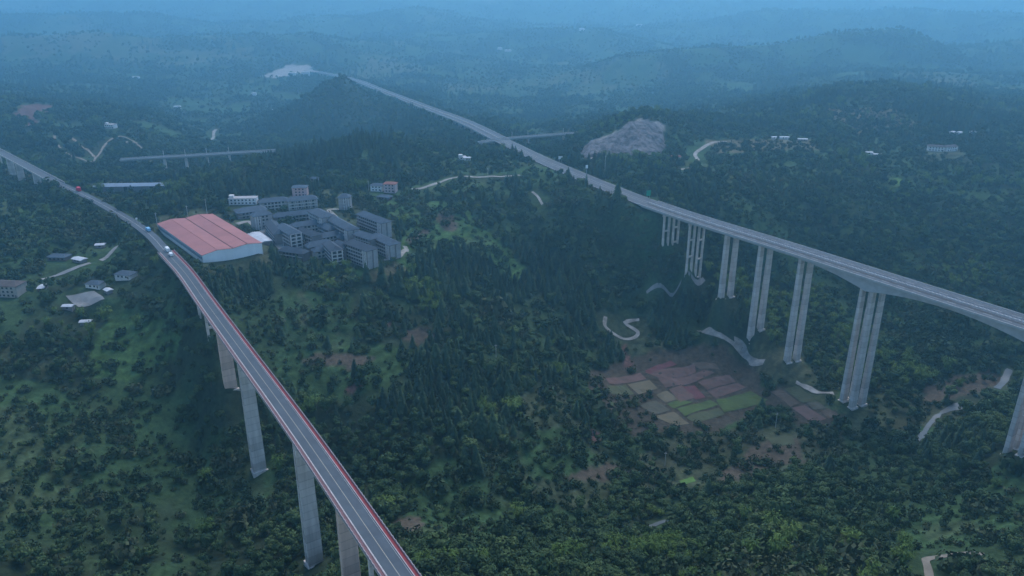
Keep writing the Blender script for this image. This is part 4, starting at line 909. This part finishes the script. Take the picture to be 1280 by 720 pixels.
MB().box(-a + 1, a - 1, -LB / 2 - .12, -LB / 2 - .02, EH - 4.2, EH - 1.6).obj('window_band', 'clad_band', wh)
MB().box(-a - .1, a + .1, -LB / 2 - .62, -LB / 2 - .52, EH - .5, EH + .1).obj('gutter', 'clad_band', wh)

# ------------------------------------------------------------------ far pale buildings in the haze
FARB = [((315, 98), 2376, 15, 6, 'small white house in the haze left of the hilltop toll plaza'),
        ((364, 82), 2653, 23, 11, 'white toll building on the hazy ridge, wider of two'),
        ((381, 81), 2666, 28, 13, 'white toll building on the hazy ridge beside the road, taller of two'),
        ((338, 122), 2059, 10, 6, 'tiny pale house on the flank of the cone shaped hill'),
        ((625, 86), 3432, 20, 8, 'white house in the hazy middle distance, first of a pair'), ((635, 87), 3405, 28, 7, 'long white house in the hazy middle distance, second of a pair'),
        ((726, 84), 3564, 23, 10, 'white house in the haze between the far pair and the wooded ridge'), ((797, 65), 4356, 33, 13, 'highest white house, almost lost in the haze above the wooded ridge'),
        ((172, 110), 2574, 23, 6, 'pale house in the haze above the lone white house'), ((221, 131), 2112, 18, 5, 'low pale house in the dark valley left of the cone shaped hill')]
for (px_, py_), Y_, L_, h_, lab in FARB:
    a_, b2, d_ = ray(px_, py_); t_ = Y_ / b2; x_ = a_ * t_; zt = CAM_H + d_ * t_; zg = float(zz(x_, Y_)); 
    o_ = thing('white_house', lab, 'house', (x_, Y_, zg), 0.1); FOOT.append((x_, Y_, 0, L_ / 2 + 12, 20))
    MB().box(-L_ / 2, L_ / 2, -5, 5, -6, h_).obj('wall', 'wall_white', o_); v, f = roof_mesh(L_, 10, 1.5, h_ + .01, .5, True); mesh_obj('roof', v, f, 'roof_metal', o_)

# ------------------------------------------------------------------ vehicles, signs, poles
def van(label, s_, side, paint, L=6.5, W=2.2, H_=2.6, name='delivery_van', path=LROAD, box=False):
    p, yaw, _ = pier_frame(path, s_); c_, sn = math.cos(yaw), math.sin(yaw)
    t_ = thing(name, label, 'lorry' if box else 'van', (p[0] + sn * side, p[1] - c_ * side, p[2] + .01), yaw)
    v = [(-L / 2, .5), (L / 2, .5), (L / 2, 1.3), (L * .34, 1.5), (L * .24, H_), (-L / 2, H_)]
    if box: v = [(-L / 2, .6), (L / 2, .6), (L / 2, 2.3), (L * .42, 2.4), (L * .26, 2.5), (L * .25, H_), (-L / 2, H_)]
    n = len(v); vs = [(x, -W / 2, z) for x, z in v] + [(x, W / 2, z) for x, z in v]
    f = [tuple(range(n)), tuple(range(2 * n - 1, n - 1, -1))] + [((i + 1) % n, i, n + i, n + (i + 1) % n) for i in range(n)]
    mesh_obj('body', vs, f, paint, t_)
    x0, z0, x1_, z1_ = (L * .335, 1.56, L * .255, H_ - .15) if not box else (L * .425, 1.5, L * .42, 2.2)
    MB().add([(x0 + .02, -W * .42, z0), (x0 + .02, W * .42, z0), (x1_ + .03, W * .42, z1_), (x1_ + .03, -W * .42, z1_)], [(0, 1, 2, 3)]).obj('windscreen', 'glass', t_)
    for a_ in (-.32, .32):
        for k in (-1, 1): MB().tube((a_ * L, k * W * .4, .45), (a_ * L, k * W * .52, .45), .45, .45, 10).obj('wheel', 'tyre', t_)
    return t_
lr = arc_list(LROAD)
s_a = arc_of(LROAD, *P(181, 288.5, 120)[:2]); s_b = arc_of(LROAD, *P(196, 301, 120)[:2])
van('light blue lorry on the tree lined road beyond the viaduct end', s_a, 2.0, 'van_blue', 8, 2.4, 3.2, 'lorry', box=True)
van('pale blue white lorry on the road just before the viaduct begins', 2.0, 1.6, 'van_white', 8.5, 2.4, 3.3, 'lorry', box=True)
van('grey white van entering the viaduct from the tree lined road', arc_list(LV)[-1] - 12, 1.0, 'van_white', path=LV)
van('bright red lorry on the road at the end of the far left viaduct', arc_of(LROAD, *P(96, 239, 120)[:2]), 2.0, 'lorry_red', 8, 2.8, 4.4, 'lorry', box=True)
b_ = lambda: MB()
def sign(name, label, pos, w_, h_, lift, mat, yaw=0.0, posts=2):
    t_ = thing(name, label, 'sign', pos, yaw)
    MB().box(-w_ / 2, w_ / 2, -.1, .1, lift, lift + h_).obj('panel', mat, t_)
    for k in ((-1, 1) if posts == 2 else (0,)): MB().tube((k * w_ * .3, .25, -1.0), (k * w_ * .3, .25, lift + h_ * .8), .16, .14).obj('post', 'pole', t_)
    return t_
def ex_side(px_, py_, o_):
    p = P(px_, py_, 120); s_ = float(arc_list(EX)[np.argmin(np.hypot(EX[:, 0] - p[0], EX[:, 1] - p[1]))]); q, yaw, _ = pier_frame(EX, s_); return np.array((q[0] + math.sin(yaw) * o_, q[1] - math.cos(yaw) * o_, q[2]))
p_ = ex_side(811, 246, 11.7); p_[2] = 121.0
sign('road_sign', 'large green road sign standing on the edge of the expressway viaduct', p_, 5.4, 5.6, 1.2, 'sign_green', 0.5)
p_ = ex_side(685, 201, 15.5); p_[2] = zz(p_[0], p_[1]); sign('road_sign', 'white rectangular road sign beside the expressway below the quarry', p_, 5.2, 3.6, 4.0, 'sign_white', 0.2)
p_ = G(733, 223); sign('road_sign', 'small white sign sticking up from dark trees beside the expressway', p_, 2.6, 3.6, 11.5, 'sign_white', 0.3, 1)
for px_, py_, lab in ((172.5, 284, 'slim roadside post with a white head, farther from the red roofed hall'), (194.5, 300, 'slim roadside post with a white head, nearer the red roofed hall')):
    p = P(px_, py_, 117); p[2] = zz(p[0], p[1]); KEEP.append((np.array([p, p + 1]), 6)); sign('road_sign', lab, p, 1.7, 1.6, 5.2, 'sign_white', 0.4, 1)
POLES = [(453, 381, 10, 'pale utility pole on the scrub below the village'), (620, 447, 11, 'pale utility pole on the spur between the two viaducts'), (831, 582, 11, 'pale utility pole below the crop fields'), (969, 535, 13, 'thin pale pole at the lower edge of the crop fields'),
         (259, 267.5, 15, 'tall pole rising behind the red roofed hall at its ridge end'), (235, 271, 11, 'short pole behind the red roofed hall near the middle'), (197, 283, 13, 'slim pole at the corner of the red roofed hall'),
         (461, 238, 11, 'slim pole beside the white house on the lane'), (355, 311, 10, 'slim pole at the end of the village street'), (610, 222, 11, 'slim pole at the far end of the pale lane'), (756, 216, 20, 'tall slim pylon pole on the meadow behind the expressway'), (576, 164, 20, 'tall pole against the far expressway viaduct')]
for px_, py_, h_, lab in POLES:
    p = G(px_, py_); t_ = thing('utility_pole', lab, 'pole', p); KEEP.append((np.array([p, p + .5]), 5))
    MB().tube((0, 0, -1), (0, 0, h_), .24, .16, 8).obj('shaft', 'pole', t_)
    MB().box(-1.0, 1.0, -.09, .09, h_ - 1.2, h_ - 1.0).obj('cross_arm', 'pole', t_, (0, .2, 0))

# ------------------------------------------------------------------ quarry rock face: a block of broken rock set into the hill
c = [G(722, 196), G(832, 190)]
NRK, NCK = 34, 64; v = []; f = []
TOPL = [(722, 192), (738, 176), (758, 170), (775, 160), (795, 149), (815, 150), (828, 160), (832, 172)]
BOTL = [(726, 200), (742, 198), (760, 197), (778, 197), (795, 196), (812, 195), (824, 193), (833, 188)]
TOPW = [G(*q) for q in TOPL]; BOTW = [G(*q) for q in BOTL]
for i in range(NRK):
    for j in range(NCK):
        k = j / (NCK - 1) * (len(TOPW) - 1); k0 = min(int(k), len(TOPW) - 2); fr = k - k0; a = i / (NRK - 1)
        p = (TOPW[k0] * (1 - fr) + TOPW[k0 + 1] * fr) * a + (BOTW[k0] * (1 - fr) + BOTW[k0 + 1] * fr) * (1 - a)
        edge = min(a, 1 - a, j / (NCK - 1), 1 - j / (NCK - 1))
        z = float(zz(p[0], p[1])) + (-1.5 + 3.4 * min(1, edge * 8)) + 5.5 * float(ridged(np.array([p[0]]), np.array([p[1]]), 24, 4, 44)[0] - .5) * min(1, edge * 8)
        v.append((p[0], p[1], z))
for i in range(NRK - 1):
    for j in range(NCK - 1): q = i * NCK + j; f.append((q, q + 1, q + NCK + 1, q + NCK))
o_ = mesh_obj('rock_face', v, f, 'rock'); structure(o_)

# ------------------------------------------------------------------ trees
def quad(b, c, u, w_):
    n = len(b.v); b.v += [tuple(c - u - w_), tuple(c + u - w_), tuple(c + u + w_), tuple(c - u + w_)]; b.f.append((n, n + 1, n + 2, n + 3))
def tri(b, p, q, r_):
    n = len(b.v); b.v += [tuple(p), tuple(q), tuple(r_)]; b.f.append((n, n + 1, n + 2))
def rv(rg): 
    a = rg.normal(size=3); return a / np.linalg.norm(a)
def crown_conifer(seed):
    rg = np.random.default_rng(seed); b = MB(); H_ = 11.5; fat = rg.uniform(.78, 1.25); lop = rg.uniform(0, 6.28)
    for l in range(17):
        z = 1.6 + l / 16 * (H_ - 2.0); rad = 3.0 * (1 - (z - 1.0) / (H_ - .6)) ** .8 * rg.uniform(.8, 1.15) + .18; n = max(4, int(9 * rad / 2.0) + 3)
        for k in range(n):
            t_ = 2 * math.pi * (k + rg.uniform(-.4, .4)) / n; r_ = rad * fat * rg.uniform(.6, 1.2) * (1 + .22 * math.cos(t_ - lop)); d = np.array((math.cos(t_), math.sin(t_), 0)); s_ = np.array((-d[1], d[0], 0))
            base = np.array((0, 0, z + .35)); mid = d * r_ * .55 + np.array((0, 0, z + .1)); tip = d * r_ + np.array((0, 0, z - .38 * r_ * rg.uniform(.5, 1.2)))
            wd = .34 + .22 * r_
            tri(b, base, mid - s_ * wd, mid + s_ * wd * .8); tri(b, mid - s_ * wd, tip, mid + s_ * wd * .8)
    tri(b, (-.25, 0, H_ - 1), (.25, 0, H_ - 1), (0, 0, H_ + .4)); tri(b, (0, -.25, H_ - 1), (0, .25, H_ - 1), (0, 0, H_ + .4))
    return b
def crown_broad(seed, n=560, H_=10.0, wide=1.0):
    rg = np.random.default_rng(seed); b = MB()
    lobes = [(np.array((0, 0, H_ * .66)), 2.6)]
    for k in range(8):
        t_ = 2 * math.pi * (k + rg.uniform(-.3, .3)) / 8; r_ = rg.uniform(1.4, 2.7) * wide; lobes.append((np.array((math.cos(t_) * r_, math.sin(t_) * r_, H_ * rg.uniform(.42, .82))), rg.uniform(1.2, 2.0)))
    wts_ = np.array([l[1] ** 2 for l in lobes]); wts_ /= wts_.sum()
    for k in range(n):
        c0, r_ = lobes[rg.choice(len(lobes), p=wts_)]; d = rv(rg); d[2] = d[2] * .8 + .15
        p = c0 + d * r_ * rg.uniform(.78, 1.1); nn = d + .42 * rv(rg); nn /= np.linalg.norm(nn)
        u = np.cross(nn, rv(rg)); u /= np.linalg.norm(u); w_ = np.cross(nn, u); s_ = rg.uniform(.26, .48)
        quad(b, p, u * s_ * 1.25, w_ * s_ * .8)
    return b
def crown_bamboo(seed):
    rg = np.random.default_rng(seed); b = MB()
    for k in range(30):
        t_ = rg.uniform(0, 2 * math.pi); d = np.array((math.cos(t_), math.sin(t_), 0)); s_ = np.array((-d[1], d[0], 0)); h = rg.uniform(7.5, 12.5); lean = rg.uniform(1.2, 4.2); r0 = rg.uniform(0, 1.4)
        pts = []
        for q in range(9):
            a = q / 8; pts.append(d * (r0 + lean * a ** 2.4) + np.array((0, 0, h * (a - .16 * a ** 4 * lean / 2.5))))
        for q in range(2, 9):
            for m_ in range(3):
                p = pts[q] + rg.normal(size=3) * np.array((.45, .45, .4)); u = d * rg.uniform(.5, .95) + np.array((0, 0, -rg.uniform(.3, .9))) + rg.normal(size=3) * .3; w_ = s_ * rg.uniform(.16, .36) + rg.normal(size=3) * .1
                tri(b, p - u * .5 - w_, p - u * .5 + w_, p + u * .8)
        tri(b, pts[7] - s_ * .3, pts[7] + s_ * .3, pts[8] + d * 1.1 + np.array((0, 0, -.9)))
    return b
def crown_shrub(seed): return crown_broad(seed, 90, 2.2, .55)
def trunk(h, r_, limbs, seed):
    rg = np.random.default_rng(seed); b = MB(); b.tube((0, 0, -1.2), (rg.uniform(-.2, .2), rg.uniform(-.2, .2), h), r_, r_ * .4, 6)
    for k in range(limbs):
        t_ = rg.uniform(0, 6.28); z = h * rg.uniform(.45, .8); b.tube((0, 0, z), (math.cos(t_) * 1.6, math.sin(t_) * 1.6, z + 1.5), r_ * .45, r_ * .15, 5)
    return b
def to_mesh(b, name, mat):
    me_ = bpy.data.meshes.new(name); me_.from_pydata(b.v, [], b.f); me_.materials.append(MAT[mat]); me_.update(); return me_
KINDS = {
 'conifer_tree': dict(crowns=[to_mesh(crown_conifer(s), 'crown', 'leaf_conifer') for s in (1, 2, 3, 4, 5, 6)], trunk=to_mesh(trunk(10.5, .26, 0, 1), 'trunk', 'bark'), cat='tree', look='dark narrow conifer'),
 'broadleaf_tree': dict(crowns=[to_mesh(crown_broad(s), 'crown', 'leaf_broad') for s in (11, 12, 13, 14)], trunk=to_mesh(trunk(6.5, .3, 4, 2), 'trunk', 'bark'), cat='tree', look='rounded green broadleaf tree'),
 'bamboo_clump': dict(crowns=[to_mesh(crown_bamboo(s), 'foliage', 'leaf_bamboo') for s in (21, 22)], trunk=None, cat='bamboo', look='yellow green drooping bamboo clump'),
}
SHRUBS = [to_mesh(crown_shrub(s), 'shrub', 'leaf_shrub') for s in (31, 32)]
def scatter(y0, y1, sp):
    ys = np.arange(y0, y1, sp); X = []; Y = []
    for y in ys:
        hw = 0.80 * (y + 150); n = int(2 * hw / sp); x = -hw + sp * np.arange(n) + (sp / 2) * RNG.integers(0, 2)
        X.append(x + RNG.uniform(-.45, .45, n) * sp); Y.append(y + RNG.uniform(-.45, .45, n) * sp)
    return np.concatenate(X), np.concatenate(Y)
def sample(field, x, y):
    fr = np.clip((np.log(np.maximum(y + YO, 181)) - rr[0]) / (rr[1] - rr[0]), 0, NR - 1).round().astype(int); fc = np.clip((x / (y + YO) - uu[0]) / (uu[1] - uu[0]), 0, NC - 1).round().astype(int)
    return field[fr, fc]
def allowed(x, y, tall):
    ok = np.ones(len(x), bool)
    for path, hw in KEEP:
        p = np.asarray(path)[:, :2]; lo, hi = p.min(0) - hw, p.max(0) + hw; k = np.where((x > lo[0]) & (x < hi[0]) & (y > lo[1]) & (y < hi[1]))[0]
        if len(k):
            d, _ = poly_dist(x[k], y[k], np.asarray(path, float)); ok[k[d < hw]] = False
    for fx, fy, yaw, a, b_ in FOOT:
        dx, dy = x - fx, y - fy; u = dx * math.cos(yaw) + dy * math.sin(yaw); v_ = -dx * math.sin(yaw) + dy * math.cos(yaw)
        ok[(np.abs(u) < a + 2.0) & (np.abs(v_) < b_ + 2.0)] = False
    for px_, py_, r_ in PIERS_KEEP: ok[np.hypot(x - px_, y - py_) < r_] = False
    for path, hw, dep in ((LV, 8, 4), (EXV2, 15, 4), (EXF, 14, 4), (LV2, 8, 4), (va, 7, 4), (vb, 7, 4)):
        p = path[:, :2]; lo, hi = p.min(0) - hw, p.max(0) + hw; k = np.where((x > lo[0]) & (x < hi[0]) & (y > lo[1]) & (y < hi[1]))[0]
        if len(k):
            d, z_ = poly_dist(x[k], y[k], path); bad = (d < hw) & (zz(x[k], y[k]) + tall[k] > z_ - dep); ok[k[bad]] = False
    qx, qy = proj(x, y, zz(x, y))
    for poly, _ in PLOTS: ok[in_poly(qx, qy, poly) & (y < 1000)] = False
    for poly in (TOPL + BOTL[::-1],):
        ok[in_poly(qx, qy, poly) & (y < 1200) & (y > 850)] = False
    return ok
xs, ys, sc_ = [], [], []
for y0, y1, sp, k in ((-20, 950, 5.2, 1.0), (950, 1500, 7.0, 1.05), (1500, 2700, 9.5, 1.15), (2700, 4600, 14.5, 1.4), (4600, 8000, 30, 2.0)):
    x, y = scatter(y0, y1, sp); xs.append(x); ys.append(y); sc_.append(np.full(len(x), k))
X, Y, S = np.concatenate(xs), np.concatenate(ys), np.concatenate(sc_)
u = RNG.uniform(0, 1, len(X)); k = u < sample(dens, X, Y) * .93
X, Y, S = X[k], Y[k], S[k]
qx, qy = proj(X, Y, zz(X, Y))
st = fbm(X, Y, 170, 3, 90) + .25 * fbm(X, Y, 40, 2, 91); bm = fbm(X, Y, 75, 3, 95)
# stands as the photo shows them: conifers on the middle slopes, broadleaf and bamboo low down
pref = np.where(in_poly(qx, qy, [(440, 160), (760, 200), (800, 330), (760, 420), (600, 420), (480, 380), (420, 375), (480, 350), (560, 330), (600, 270), (400, 215)]), .35, 0.0) \
     + np.where(in_poly(qx, qy, [(170, 215), (330, 190), (520, 165), (520, 225), (300, 250), (170, 270)]), .4, 0) - np.where(qy > 600, .3, 0) - np.where(in_poly(qx, qy, [(800, 250), (1300, 230), (1300, 560), (1100, 520), (900, 420)]), .22, 0) + np.where(in_poly(qx, qy, [(1010, 160), (1060, 95), (1130, 100), (1200, 120), (1260, 160)]), .3, 0) - np.where(in_poly(qx, qy, [(0, 380), (230, 400), (330, 560), (380, 720), (0, 720)]), .15, 0)
kind = np.where(st + pref + RNG.normal(0, .16, len(X)) > .26, 0, 1)
kind = np.where((kind == 0) & (sample(dens, X, Y) < .5) & (Y < 1300) & (RNG.uniform(0, 1, len(X)) < .75), 1, kind)
bpat = bm + np.where(in_poly(qx, qy, [(500, 690), (820, 680), (1100, 600), (1250, 690), (1280, 740), (500, 740)]), .22, 0) + np.where(in_poly(qx, qy, [(640, 420), (720, 430), (730, 470), (650, 470)]), .5, 0) + np.where(in_poly(qx, qy, [(1150, 335), (1240, 330), (1240, 365), (1150, 360)]), .6, 0) \
     + np.where(in_poly(qx, qy, [(170, 300), (215, 320), (225, 350), (190, 350)]), .35, 0)
kind = np.where((bpat > .42) & (Y < 1500) & (RNG.uniform(0, 1, len(X)) < .62), 2, kind)
sz = S * np.exp(RNG.normal(0, .26, len(X))) * np.where(kind == 0, .92, np.where(kind == 1, .72, .74)) * (1 + .25 * fbm(X, Y, 60, 2, 97))
extra = [(648, 652, 2, 1.15), (484, 640, 2, 1.25), (350, 590, 2, 1.1), (258, 600, 2, 1.0), (258, 668, 2, 1.15), (700, 705, 2, 1.25), (718, 700, 2, 1.3), (795, 700, 2, 1.2), (820, 698, 2, 1.1), (885, 617, 0, 1.1), (560, 712, 2, 1.2), (600, 712, 2, 1.2), (530, 716, 2, 1.2),
         (1115, 655, 2, 1.0), (800, 590, 1, .9), (870, 425, 1, 1.0), (765, 405, 2, .9)]
ex_ = [(*G(a, b_)[:2], k, s_) for a, b_, k, s_ in extra]
X = np.append(X, [e[0] for e in ex_]); Y = np.append(Y, [e[1] for e in ex_]); kind = np.append(kind, [e[2] for e in ex_]); sz = np.append(sz, [e[3] for e in ex_])
ok = allowed(X, Y, sz * 11); X, Y, kind, sz = X[ok], Y[ok], kind[ok], sz[ok]
ZT = zz(X, Y) - .2; ROT = RNG.uniform(0, 6.283, len(X)); VAR = RNG.integers(0, 12, len(X))
STR = np.where(kind == 0, RNG.uniform(.62, 1.12, len(X)), RNG.uniform(.82, 1.15, len(X)))
QX, QY = proj(X, Y, ZT + 5)
inside = (QX > 4) & (QX < 1276) & (QY > 0) & (QY < 716)
lvx = np.interp(QY, [310, 340, 380, 430, 540, 600, 720], [205, 231, 256, 296, 376, 418, 500])
def zone(i):
    if QX[i] < lvx[i]: return 'in woods outside the red edged viaduct'
    if QY[i] > 610 and QX[i] < 760: return 'in the wood below the red edged viaduct meadow'
    if QY[i] > 560 or QX[i] > 1040: return 'in valley woods around the expressway viaduct foot'
    return 'on the slopes between the two viaducts'
def forest(name, meshes, x, y, z, rot, scl, var, stretch):
    """ONE object: a point per tree, the crown set on each by geometry nodes"""
    me_ = bpy.data.meshes.new(name); me_.vertices.add(len(x)); me_.vertices.foreach_set('co', np.stack([x, y, z], -1).astype(np.float32).ravel())
    for an, dt, arr in (('turn', 'FLOAT', rot), ('size', 'FLOAT', scl), ('tall', 'FLOAT', scl * stretch), ('pick', 'INT', var % len(meshes))):
        a = me_.attributes.new(an, dt, 'POINT'); a.data.foreach_set('value', arr.astype(np.int32 if dt == 'INT' else np.float32))
    o = bpy.data.objects.new(name, me_); COL.objects.link(o); o['kind'] = 'stuff'
    ng = bpy.data.node_groups.new(name, 'GeometryNodeTree'); ng.interface.new_socket('Geometry', in_out='INPUT', socket_type='NodeSocketGeometry'); ng.interface.new_socket('Geometry', in_out='OUTPUT', socket_type='NodeSocketGeometry')
    N = ng.nodes; gi, go = N.new('NodeGroupInput'), N.new('NodeGroupOutput'); iop = N.new('GeometryNodeInstanceOnPoints'); jn = N.new('GeometryNodeJoinGeometry')
    for me2 in meshes:
        src = bpy.data.objects.new(name + '_source', me2); oi = N.new('GeometryNodeObjectInfo'); oi.inputs['Object'].default_value = src; oi.inputs['As Instance'].default_value = True
        ng.links.new(oi.outputs['Geometry'], jn.inputs[0])
    def att(n_, dt='FLOAT'):
        q = N.new('GeometryNodeInputNamedAttribute'); q.data_type = dt; q.inputs['Name'].default_value = n_; return q.outputs[0]
    cx = N.new('ShaderNodeCombineXYZ'); ng.links.new(att('turn'), cx.inputs[2]); cs = N.new('ShaderNodeCombineXYZ'); s_ = att('size'); ng.links.new(s_, cs.inputs[0]); ng.links.new(s_, cs.inputs[1]); ng.links.new(att('tall'), cs.inputs[2])
    ng.links.new(gi.outputs[0], iop.inputs['Points']); ng.links.new(jn.outputs[0], iop.inputs['Instance']); iop.inputs['Pick Instance'].default_value = True
    ng.links.new(att('pick', 'INT'), iop.inputs['Instance Index']); ng.links.new(cx.outputs[0], iop.inputs['Rotation']); ng.links.new(cs.outputs[0], iop.inputs['Scale'])
    ng.links.new(iop.outputs[0], go.inputs[0]); md = o.modifiers.new('scatter', 'NODES'); md.node_group = ng
    return o
FNAME = {'conifer_tree': 'conifer_forest', 'broadleaf_tree': 'broadleaf_forest', 'bamboo_clump': 'bamboo_grove'}
dist = np.sqrt(X ** 2 + Y ** 2 + (ZT - CAM_H) ** 2)
for ki, kn in enumerate(KINDS):
    K = KINDS[kn]; ids = np.where(kind == ki)[0]; vis = ids[inside[ids]]
    big = vis[np.argsort(-(sz[vis] / dist[vis]))][:295]
    for i in big:
        zn_ = zone(i); t_ = thing(kn, f"{K['look']} {zn_}", K['cat'], (X[i], Y[i], ZT[i]), float(ROT[i]), f"{K['look']}s {zn_}")
        t_.scale = (sz[i], sz[i], sz[i] * STR[i])
        cm = K['crowns'][VAR[i] % len(K['crowns'])]
        if K['trunk']: share('trunk', K['trunk'], t_); share('crown', cm, t_)
        else: share('foliage', cm, t_)
    rest = np.setdiff1d(ids, big)
    forest(FNAME[kn], K['crowns'], X[rest], Y[rest], ZT[rest], ROT[rest], sz[rest], VAR[rest], STR[rest])
# undergrowth
x, y = scatter(60, 1300, 3.6); k = RNG.uniform(0, 1, len(x)) < np.maximum(sample(shr, x, y), .6 * sample(OPEN, x, y)) * .85; x, y = x[k], y[k]
s_ = np.exp(RNG.normal(0, .45, len(x))) * .8; k = allowed(x, y, s_ * 2); x, y, s_ = x[k], y[k], s_[k]
forest('undergrowth', SHRUBS, x, y, zz(x, y) - .15, RNG.uniform(0, 6.28, len(x)), s_, RNG.integers(0, 4, len(x)), RNG.uniform(.7, 1.2, len(x)))
print('TREES', len(X), [int((kind == q).sum()) for q in range(3)], 'shrubs', len(x))

# ------------------------------------------------------------------ the air: one closed box of even haze
HAZE_DENSITY = 0.00027
hz = MB().box(-19000, 19000, -900, 18500, float(Z.min()) - 1.0, max(CAM_H, float(Z.max())) + 20).obj('haze', None); hz['kind'] = 'stuff'
hm = bpy.data.materials.new('haze'); hm.use_nodes = True; t = hm.node_tree; t.nodes.clear()
pv = t.nodes.new('ShaderNodeVolumePrincipled'); pv.inputs['Color'].default_value = (0.33, 0.70, 0.93, 1); pv.inputs['Density'].default_value = HAZE_DENSITY; pv.inputs['Anisotropy'].default_value = 0.72
mo = t.nodes.new('ShaderNodeOutputMaterial'); t.links.new(pv.outputs[0], mo.inputs['Volume'])
hz.data.materials.append(hm)
